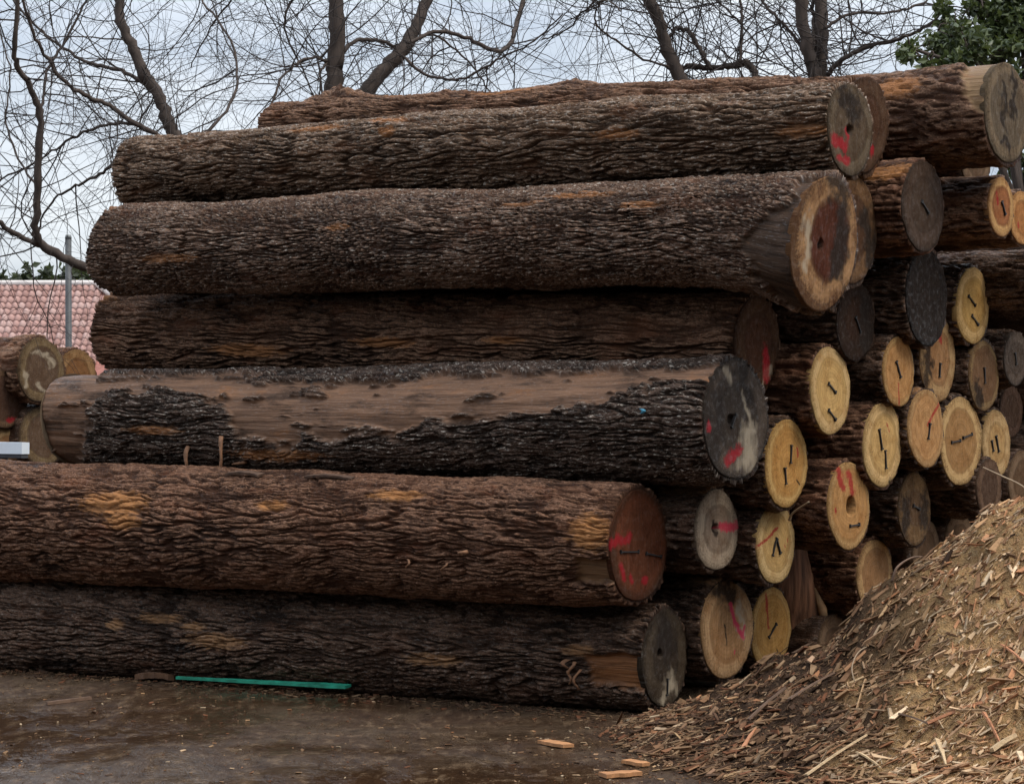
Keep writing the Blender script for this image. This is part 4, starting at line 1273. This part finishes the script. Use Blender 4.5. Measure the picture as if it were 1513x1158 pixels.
build_log('slim pale yellow log face with two irons one above the other', (1303, 657, 130), 1.299, style='wavy', bark='ridged', face=dict(YEL, sap=(0.54, 0.40, 0.20), heart=(0.52, 0.37, 0.16), hsize=0.7, streak=0.15), irons=[(-0.2, 0.36, -0.06, -0.1), (0.1, -0.14, 0.14, -0.56)], stain=[(0.3, -0.9, 0.4, -0.95, 0.08)], paint=[(0.2, 0.5, 0.35, 0.3, 0.03)])
build_log('golden log face with two upright irons and a crack, right of the peeled log', (1161, 685, 134), 0.55, style='long', bark='black', face=dict(ORG, sap=(0.50, 0.35, 0.145), heart=(0.46, 0.275, 0.095), hsize=0.78), irons=[(0.2, 0.42, 0.16, 0.02), (-0.1, -0.1, -0.06, -0.46)], paint=[(0.5, 0.35, 0.5, 0.2, 0.05)], stain=[(0.5, -0.4, 0.75, -0.65, 0.025)])
build_log('tan log face with a rotten hole, red smears on top and level iron below', (1253, 747, 135), 1.008, style='wavy', bark='ridged', face=dict(TAN, sap=(0.48, 0.33, 0.155), heart=(0.43, 0.26, 0.11), hsize=0.85), holes=[(0.1, 0.0, 0.17, 0.18, 0.14)], paint=[(-0.45, 0.75, -0.3, 0.45, 0.12), (0.0, 0.7, 0.2, 0.35, 0.13), (-0.62, -0.1, -0.6, -0.14, 0.05)], irons=[(0.02, -0.46, 0.46, -0.44)])
build_log('dark stained log face with faint tan patch just above the sawdust heap', (1350, 752, 112), 1.810, bark='black', face=dict(sap=(0.19, 0.13, 0.075), heart=(0.12, 0.082, 0.055), hsize=0.5, wet=0.4), stain=[(-0.6, 0.2, -0.5, -0.5, 0.25), (0.6, 0.2, 0.6, -0.4, 0.3)], irons=[(-0.1, 0.1, 0.25, 0.0)])
build_log('shaded brown log end low at far right, nearly hidden by the heap', (1460, 722, 92), 2.452, bark='black', face=dict(sap=(0.16, 0.11, 0.085), heart=(0.10, 0.07, 0.058)))
build_log('weathered grey log face with a pink paint bar and ragged pith', (1058, 783, 126), 0.202, style='long', bark='black', face=dict(GREY, sap=(0.36, 0.31, 0.24), heart=(0.25, 0.205, 0.16), hsize=0.6, wet=0.2, streak=0.6, paint=(0.46, 0.025, 0.06)), holes=[(-0.08, 0.05, 0.13, 0.10, 0.06)], stain=[(-0.15, 0.15, -0.05, -0.1, 0.07)], paint=[(0.2, 0.05, 0.95, 0.08, 0.13)], scuff=[(0.12, 10, 0.25, 30)])
build_log('yellow log face with thin red slash and bent irons at its centre', (1145, 803, 122), 0.59, style='long', bark='black', face=dict(YEL, sap=(0.52, 0.40, 0.205), heart=(0.48, 0.345, 0.15), hsize=0.72), paint=[(-1.0, -0.05, 0.1, 0.38, 0.045), (0.6, 0.12, 0.62, 0.06, 0.035), (0.45, -0.05, 0.5, -0.1, 0.03)], irons=[(-0.2, -0.28, 0.0, 0.14), (0.02, 0.1, 0.2, -0.24)])
build_log('splintered tan log face with a long pink stroke, second on the ground', (1073, 929, 153), 0.496, style='wavy', bark='black', face=dict(sap=(0.40, 0.28, 0.16), heart=(0.36, 0.225, 0.115), hsize=0.7, streak=0.8, paint=(0.46, 0.022, 0.075)), pale=[(0.45, 0.6, 0.55, -0.2, 0.12)], stain=[(-0.3, 0.8, 0.1, 0.75, 0.24), (-0.1, 0.1, -0.05, -0.3, 0.03)], paint=[(0.15, 0.52, 0.3, 0.1, 0.065), (0.3, 0.1, 0.62, -0.18, 0.065), (0.62, -0.18, 0.66, 0.0, 0.05), (0.3, -0.5, 0.3, -0.45, 0.03)], scuff=[(0.08, 10, 0.15, 30)])
build_log('golden log face low by the heap with red line and one bent iron', (1138, 928, 125), 1.10, style='long', bark='black', face=dict(ORG, sap=(0.50, 0.35, 0.15), heart=(0.48, 0.30, 0.105), hsize=0.8), paint=[(-0.25, 0.85, -0.12, 0.05, 0.055)], irons=[(-0.15, -0.2, 0.22, 0.1)], stain=[(0.25, -0.5, 0.6, -0.75, 0.025)])
build_log('brown-hearted log end half buried behind the crest of the sawdust heap', (1291, 850, 114), 1.640, style='long', bark='ridged', face=dict(sap=(0.44, 0.31, 0.16), heart=(0.30, 0.185, 0.095), hsize=0.74, streak=0.15))

# logs at the dark back of the stack, seen only through gaps
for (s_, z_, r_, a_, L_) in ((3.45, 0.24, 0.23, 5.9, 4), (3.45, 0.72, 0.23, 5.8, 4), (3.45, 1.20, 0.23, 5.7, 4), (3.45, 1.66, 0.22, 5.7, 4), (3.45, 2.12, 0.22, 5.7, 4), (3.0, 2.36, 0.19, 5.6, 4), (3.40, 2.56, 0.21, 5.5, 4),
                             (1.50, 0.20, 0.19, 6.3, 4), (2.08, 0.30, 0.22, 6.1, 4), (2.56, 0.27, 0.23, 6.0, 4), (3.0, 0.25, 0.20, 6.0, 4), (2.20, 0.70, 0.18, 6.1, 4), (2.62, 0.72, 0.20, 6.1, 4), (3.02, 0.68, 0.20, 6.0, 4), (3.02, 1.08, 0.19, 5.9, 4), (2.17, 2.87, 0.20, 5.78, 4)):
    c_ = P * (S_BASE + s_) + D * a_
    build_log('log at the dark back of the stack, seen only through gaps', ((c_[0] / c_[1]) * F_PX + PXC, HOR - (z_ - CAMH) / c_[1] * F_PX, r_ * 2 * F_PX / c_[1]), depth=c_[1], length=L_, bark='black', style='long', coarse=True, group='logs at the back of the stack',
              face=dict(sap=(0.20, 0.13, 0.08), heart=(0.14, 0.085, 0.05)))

# leaning brown stub beside the heap
stub = empty('log_stub', at(1190, 900, 12.95))
so = np.array(stub.location)
mb = MB()
c0, c1 = at(1133, 765, 13.10), at(1196, 975, 13.22)
ax_ = (c1 - c0) / np.linalg.norm(c1 - c0)
pts = [c0 + (c1 - c0) * t for t in np.linspace(0, 1, 26)]
nS = 40
for i, p in enumerate(pts):
    for k in range(nS):
        w = 2 * math.pi * k / nS
        e1 = np.cross(ax_, [0, 1.0, 0]); e1 /= np.linalg.norm(e1)
        e2 = np.cross(ax_, e1)
        rr_ = 0.152 * (1 + 0.05 * math.cos(2 * w + 1) + 0.06 * math.sin(3 * w) + 0.04 * math.sin(i * 0.5 + w)) * (0.55 + 0.45 * min(1, (i + 1) / 5))
        mb.v.append(p + (e1 * math.cos(w) + e2 * math.sin(w)) * rr_)
for i in range(25):
    for k in range(nS):
        k2 = (k + 1) % nS
        mb.q.append([i * nS + k, i * nS + k2, (i + 1) * nS + k2, (i + 1) * nS + k])
mb.build('bare_wood', simple('smooth brown bare wood', (0.14, 0.068, 0.038), 0.6, 0.75, 11, 1.0, 0.2, 0.0, (3, 3, 0.3)), stub, so)
mb = MB()
mb.tube([at(1203, 868, 13.07), at(1214, 898, 13.07), at(1221, 938, 13.10)], [0.006, 0.026, 0.018], 10)
mb.build('split_face', simple('pale split wood face', (0.36, 0.22, 0.11), 0.7, 0.35, 16), stub, so)
tag(stub, 'leaning barkless brown log stub wedged behind the low golden face', 'log')

# --- second stack at the left edge
LG = 'logs of the stack behind at left'
lf = dict(sap=(0.20, 0.135, 0.07), heart=(0.13, 0.08, 0.05), wet=0.6, hsize=0.7)
build_log('round brown log end with pale smears, topmost at the left edge', (60, 547, 98), depth=17.8, bark='grooved', style='long', group=LG, face=lf, pale=[(-0.3, 0.5, 0.3, 0.55, 0.10), (-0.65, -0.1, -0.6, -0.45, 0.10), (-0.1, -0.5, 0.2, -0.7, 0.08), (0.3, 0.5, 0.45, 0.2, 0.1)], length=3.6)
build_log('dim log end with red paint dab, left edge under the round brown one', (8, 589, 90), depth=17.7, bark='black', group=LG, face=dict(sap=(0.19, 0.13, 0.09), heart=(0.10, 0.062, 0.05), wet=0.6, hsize=0.8), paint=[(0.1, -0.7, 0.4, -0.72, 0.09)], length=3.0)
build_log('pale-ended low log behind the white bar at the left edge', (10, 668, 80), depth=17.75, bark='black', group=LG, face=dict(sap=(0.30, 0.22, 0.12), heart=(0.24, 0.15, 0.08)), length=3.0)
build_log('orange-tinged log peeking out between the round brown end and the stack', (112, 556, 84), depth=20.0, bark='ridged', group=LG, face=dict(sap=(0.34, 0.22, 0.11), heart=(0.24, 0.13, 0.06)), length=3.5)
for (x_, y_, h_, t_) in ((62, 645, 94, 17.9), (-30, 750, 96, 17.6), (28, 756, 100, 17.8), (88, 748, 94, 18.1), (110, 640, 92, 20.0), (-10, 855, 100, 17.6), (45, 860, 102, 17.8), (105, 852, 100, 18.1), (118, 735, 100, 20.0), (130, 830, 92, 20.0)):
    build_log('log in the dark lower part of the stack behind at left', (x_, y_, h_), depth=t_, bark='black', group=LG, face=lf, length=3.2, coarse=True)

bar = empty('white_bar', at(10, 668, 16.0))
bo = np.array(bar.location)
mb = MB()
a_, b_ = at(38, 662, 16.0), at(-90, 660, 16.2)
xd = (b_ - a_) / 2
yd = np.cross(UP, xd)
yd = yd / np.linalg.norm(yd) * 0.05
mb.box((a_ + b_) / 2, xd, yd, UP * 0.038)
mb.build('beam', simple('white painted steel', (0.66, 0.72, 0.78), 0.45, 0.06, 9, 0.05, 0.5), bar, bo, False)
mb = MB()
mb.box((a_ + b_) / 2 - UP * 0.052, xd * 0.98, yd * 0.9, UP * 0.013)
mb.build('lower_edge', simple('dark steel edge', (0.04, 0.04, 0.045), 0.5), bar, bo, False)
mb = MB()
for f_ in (0.25, 0.8):
    c_ = a_ + (b_ - a_) * f_
    mb.tube([c_ - UP * 0.06, np.array([c_[0], c_[1], -0.05])], [0.03, 0.03], 8)
mb.build('trestle_leg', simple('grey steel leg', (0.2, 0.2, 0.21), 0.5), bar, bo)
tag(bar, 'short pale blue-white bar end at the left edge in front of the dim logs', 'steel bar')

# ---------------------------------------------------------------- hanging bark, frayed wood on the logs


def strip(g, u, phi, length, width, hang, seed, off=0.0):
    r = random.Random(seed)
    a = math.radians(phi)
    rad = float(np.interp(u, [0, g['L']], [g['r0'], g['R'][-1, 0]]))
    p = g['C0'] + g['d'] * u + (g['zu'] * math.cos(a) + g['q'] * math.sin(a)) * (rad + 0.006)
    out = g['q'] * 1.0
    mb = MB()
    side = g['d']
    pts = []
    for i in range(7):
        t = i / 6
        pts.append(p + UP * (-hang * length * t) + side * ((1 - abs(hang)) * length * t + 0.015 * math.sin(t * 5 + seed)) + out * (0.012 + 0.05 * t * (1 - t) * 4 * 0.4))
    for i, c in enumerate(pts):
        w = width * (1 - 0.55 * i / 6) * (1 + 0.2 * r.uniform(-1, 1)) / 2
        sd = side * (abs(hang)) + UP * (1 - abs(hang))
        sd = sd / np.linalg.norm(sd)
        mb.v += [c - sd * w - out * 0.003, c + sd * w - out * 0.003, c + sd * w + out * 0.004, c - sd * w + out * 0.004]
    for i in range(6):
        b = i * 4
        for k in range(4):
            k2 = (k + 1) % 4
            mb.q.append([b + k, b + k2, b + 4 + k2, b + 4 + k])
    mb.q += [[3, 2, 1, 0], [24, 25, 26, 27]]
    return mb


M_STRIP = simple('torn inner bark', (0.20, 0.095, 0.045), 0.7, 0.4, 30, 0.5)
M_STRIPP = simple('pale torn fibre', (0.42, 0.29, 0.17), 0.7, 0.3, 30, 0.5)
for (u, ph_, ln_, wd_, hg_, sd_) in ((3.32, 120, 0.21, 0.03, 0.85, 1), (3.05, 108, 0.26, 0.024, 0.93, 2), (2.95, 140, 0.12, 0.02, 0.15, 3)):
    strip(g3, u, ph_, ln_, wd_, hg_, sd_).build('bark_strip', M_STRIP, log3, g3['org'])
for (u, ph_, ln_, wd_, hg_, sd_) in ((0.36, 92, 0.08, 0.022, 0.97, 4), (0.33, 100, 0.10, 0.014, 0.98, 5), (0.39, 90, 0.05, 0.03, 0.95, 6), (0.345, 108, 0.07, 0.012, 0.98, 7), (0.375, 102, 0.07, 0.014, 0.98, 8)):
    strip(g1, u, ph_, ln_, wd_, hg_, sd_).build('frayed_bark', M_STRIP, log1, g1['org'])
for (u, ph_, ln_, wd_, hg_, sd_) in ((1.15, 108, 0.05, 0.012, 0.9, 9), (0.93, 110, 0.05, 0.010, 0.9, 10), (0.8, 98, 0.04, 0.02, 0.4, 11)):
    strip(g2, u, ph_, ln_, wd_, hg_, sd_).build('splinter', M_STRIP, log2, g2['org'])
# small blue paint dab on the bark near the cut face of the half peeled log
dab = strip(g3, 0.31, 80, 0.035, 0.030, 0.9, 21)
dab.build('paint_dab', simple('pale blue paint', (0.05, 0.22, 0.32), 0.5, 0.4, 60), log3, g3['org'])
# ---------------------------------------------------------------- single loose pieces
def plank(name, label, cat, a, b, w, th, mat, twist=0.0, group=None, bend=0.0, taper=0.1):
    a, b = np.asarray(a, float), np.asarray(b, float)
    root_p = (a + b) / 2
    ax = b - a
    ln_ = np.linalg.norm(ax)
    ax = ax / ln_
    sd = np.cross(ax, UP)
    sd /= np.linalg.norm(sd)
    nm = np.cross(sd, ax)
    sd = sd * math.cos(twist) + nm * math.sin(twist)
    nm = np.cross(sd, ax)
    rg = random.Random(int(abs(a[0] * 1000 + b[1] * 100)))
    mb = MB()
    n = 8
    for i in range(n + 1):
        t = i / n
        ww = w / 2 * (1 + 0.22 * rg.uniform(-1, 1)) * ((1.0 - taper * t) if taper >= 0 else (1 + taper * (1 - t)))
        c = a + (b - a) * t + nm * bend * math.sin(math.pi * t)
        for (s_, h_) in ((-1, -1), (1, -1), (1, 1), (-1, 1)):
            mb.v.append(c + sd * ww * s_ + nm * th / 2 * h_)
    for i in range(n):
        q0 = i * 4
        for k in range(4):
            k2 = (k + 1) % 4
            mb.q.append([q0 + k, q0 + k2, q0 + 4 + k2, q0 + 4 + k])
    mb.q += [[3, 2, 1, 0], [n * 4, n * 4 + 1, n * 4 + 2, n * 4 + 3]]
    o = mb.build(name, mat, None, root_p, False)
    o.location = root_p
    return tag(o, label, cat, group)


def on_ground(x, y, h=0.0):
    t = CAMH * F_PX / (y - HOR)
    p = at(x, y, t)
    p[2] = float(ground_z(np.array([p[0]]), np.array([p[1]]))[0]) + h
    return p


def on_mound(x, y, h=0.0):
    for t in np.arange(8.0, 13, 0.01):
        p = at(x, y, t)
        z = max(float(mound_full(np.array([p[0]]), np.array([p[1]]))[0]), 0.0)
        if p[2] <= z:
            p[2] = z + h
            return p
    return on_ground(x, y, h)


M_GREEN = simple('green painted wood', (0.02, 0.24, 0.15), 0.5, 0.5, 14, 0.2, 0.5)
plank('green_plank', 'thin green painted plank on the ground against the bottom log', 'plank', at(262, 1000, 13.22), at(515, 1013, 12.66), 0.062, 0.014, M_GREEN, -0.12, None, 0.0, -0.75)
plank('bark_slab', 'brown slab of bark on the ground left of the green plank', 'bark piece', on_ground(205, 1004, 0.02), on_ground(262, 1005, 0.02), 0.14, 0.03, simple('loose bark', (0.12, 0.06, 0.03), 0.7, 0.4, 20, 0.6), 0.0, None, 0.012)
M_SHRED = simple('dark bark shred', (0.075, 0.042, 0.026), 0.8, 0.5, 30, 0.7)
for (u0, u1, w_, lb) in ((2.28, 2.52, 0.05, 'curled dark bark shred on top of the wavy-barked log, further left'), (1.66, 1.98, 0.035, 'thin bark shred on top of the wavy-barked log, nearer its cut face')):
    ra, rb = (float(np.interp(u_, [0, g2['L']], [g2['r0'], g2['R'][-1, 0]])) for u_ in (u0, u1))
    tp = g2['zu'] * 0.93 + g2['q'] * 0.36
    plank('bark_shred', lb, 'bark piece', g2['C0'] + g2['d'] * u0 + tp * (ra + 0.012), g2['C0'] + g2['d'] * u1 + tp * (rb + 0.012), w_, 0.012, M_SHRED, 0.2, None, 0.012, 0.4)
M_OCH = simple('orange chip', (0.36, 0.17, 0.07), 0.7, 0.3, 20, 0.4)
M_PALEC = simple('pale split wood', (0.46, 0.33, 0.19), 0.7, 0.25, 18, 0.4, 0.3, 0, (1, 6, 6))
M_REDC = simple('reddish split wood', (0.38, 0.17, 0.085), 0.7, 0.3, 18, 0.4, 0.3, 0, (1, 6, 6))
M_BRNC = simple('brown stick', (0.13, 0.078, 0.05), 0.75, 0.3, 18, 0.4)
plank('wood_chip', 'orange chip lying alone on the ground left of the heap', 'wood chip', on_ground(803, 1100, 0.012), on_ground(840, 1108, 0.012), 0.07, 0.014, M_OCH)
plank('wood_chip', 'upper orange chip at the foot of the heap', 'wood chip', on_ground(950, 1116, 0.012), on_ground(988, 1114, 0.012), 0.06, 0.014, M_OCH)
plank('wood_chip', 'lowest orange chip at the bottom picture edge left of the heap', 'wood chip', on_ground(890, 1150, 0.012), on_ground(944, 1147, 0.012), 0.07, 0.016, M_OCH)
plank('wood_chip', 'middle orange chip at the foot of the heap', 'wood chip', on_ground(925, 1131, 0.012), on_ground(954, 1135, 0.012), 0.06, 0.014, M_OCH)
plank('stick', 'thin dark stick on wet ground at lower left', 'stick', on_ground(70, 1037, 0.01), on_ground(135, 1031, 0.01), 0.02, 0.016, M_BRNC)
SP = [
    ('wood_splinter', 'pale broad chip lying high on the tan part of the heap', (1375, 922), (1420, 895), 0.045, 0.012, M_PALEC),
    ('wood_splinter', 'reddish-brown stick near the right edge of the heap', (1370, 1080), (1450, 1046), 0.035, 0.022, M_REDC),
    ('wood_splinter', 'rust-red splinter steeply down the heap near right edge', (1452, 1062), (1475, 1105), 0.03, 0.018, M_REDC),
    ('wood_splinter', 'light tan short piece near the lower right corner', (1464, 1122), (1500, 1096), 0.045, 0.03, M_PALEC),
    ('wood_splinter', 'long pale splinter at the bottom of the heap', (1190, 1152), (1280, 1092), 0.03, 0.015, M_PALEC),
    ('wood_splinter', 'pale upright chip low on the heap in the right half', (1384, 1100), (1396, 1135), 0.045, 0.012, M_PALEC),
    ('wood_splinter', 'broad cream chip at the bottom edge of the heap', (1268, 1118), (1300, 1140), 0.06, 0.012, M_PALEC),
    ('wood_splinter', 'brown strip of wood on the dark left flank of the heap', (1165, 1042), (1232, 1000), 0.03, 0.014, M_BRNC),
    ('wood_splinter', 'dark narrow stick on the dark flank nearest the logs', (1105, 1072), (1160, 1022), 0.03, 0.018, M_BRNC),
    ('wood_splinter', 'pinkish-brown chip on the lower dark flank of the heap', (1098, 1110), (1116, 1082), 0.035, 0.012, M_REDC),
    ('wood_splinter', 'thin tan stick across the middle of the heap', (1230, 1032), (1275, 1008), 0.016, 0.012, M_PALEC),
    ('wood_splinter', 'curved reddish bark strip at the right picture edge', (1480, 962), (1516, 990), 0.04, 0.012, M_REDC),
    ('wood_splinter', 'grey-brown flat chip below the middle of the heap', (1330, 1066), (1372, 1078), 0.05, 0.014, M_BRNC),
    ('wood_splinter', 'small bright chip standing up right of the heap middle', (1428, 1008), (1436, 990), 0.02, 0.01, M_PALEC),
]
for (nm_, lb, a_, b_, w_, t_, mt) in SP:
    plank(nm_, lb, 'splinter', on_mound(*a_, t_ / 2 + 0.014), on_mound(*b_, t_ / 2 + 0.012), w_ * 0.6, t_ * 0.5, mt, 0.3, None, 0.004, 0.75)
# bent twigs rising from the heap
def twig(label, pts, rad, mat):
    mb = MB()
    sm = smooth_line(pts, 6)
    mb.tube(sm, np.linspace(rad, rad * 0.5, len(sm)), 5)
    o = mb.build('twig', mat, None, sm[0])
    o.location = Vector(sm[0])
    return tag(o, label, 'twig')


M_PTW = simple('pale twig', (0.30, 0.22, 0.14), 0.7, 0.2, 20, 0.2)
b1 = on_mound(1262, 1008, 0.0)
t_ = b1[1]
twig('thin tan twig arching up from the middle of the heap', [b1, at(1258, 985, t_ + .03), at(1268, 962, t_ + .1), at(1290, 950, t_ + .2)], 0.0035, M_PTW)
b2 = on_mound(1512, 742, 0.0)
twig('pale bare twig sticking out over the crest of the heap at right edge', [b2 + [0.1, 0, -0.02], at(1510, 718, b2[1]), at(1480, 703, b2[1] + 0.02), at(1452, 690, b2[1] + .05)], 0.005, M_PTW)
b3 = on_mound(1318, 862, 0.0)
twig('dark bent twig on the crest below the brown-hearted log', [b3, at(1325, 838, b3[1]), at(1345, 824, b3[1] + .05), at(1362, 822, b3[1] + .1)], 0.007, M_BRNC)
p_ = at(1172, 757, 12.2)
twig('pale splinter poking out under the golden two-iron face', [at(1166, 768, 12.25), p_, at(1195, 741, 12.1)], 0.008, M_PTW)
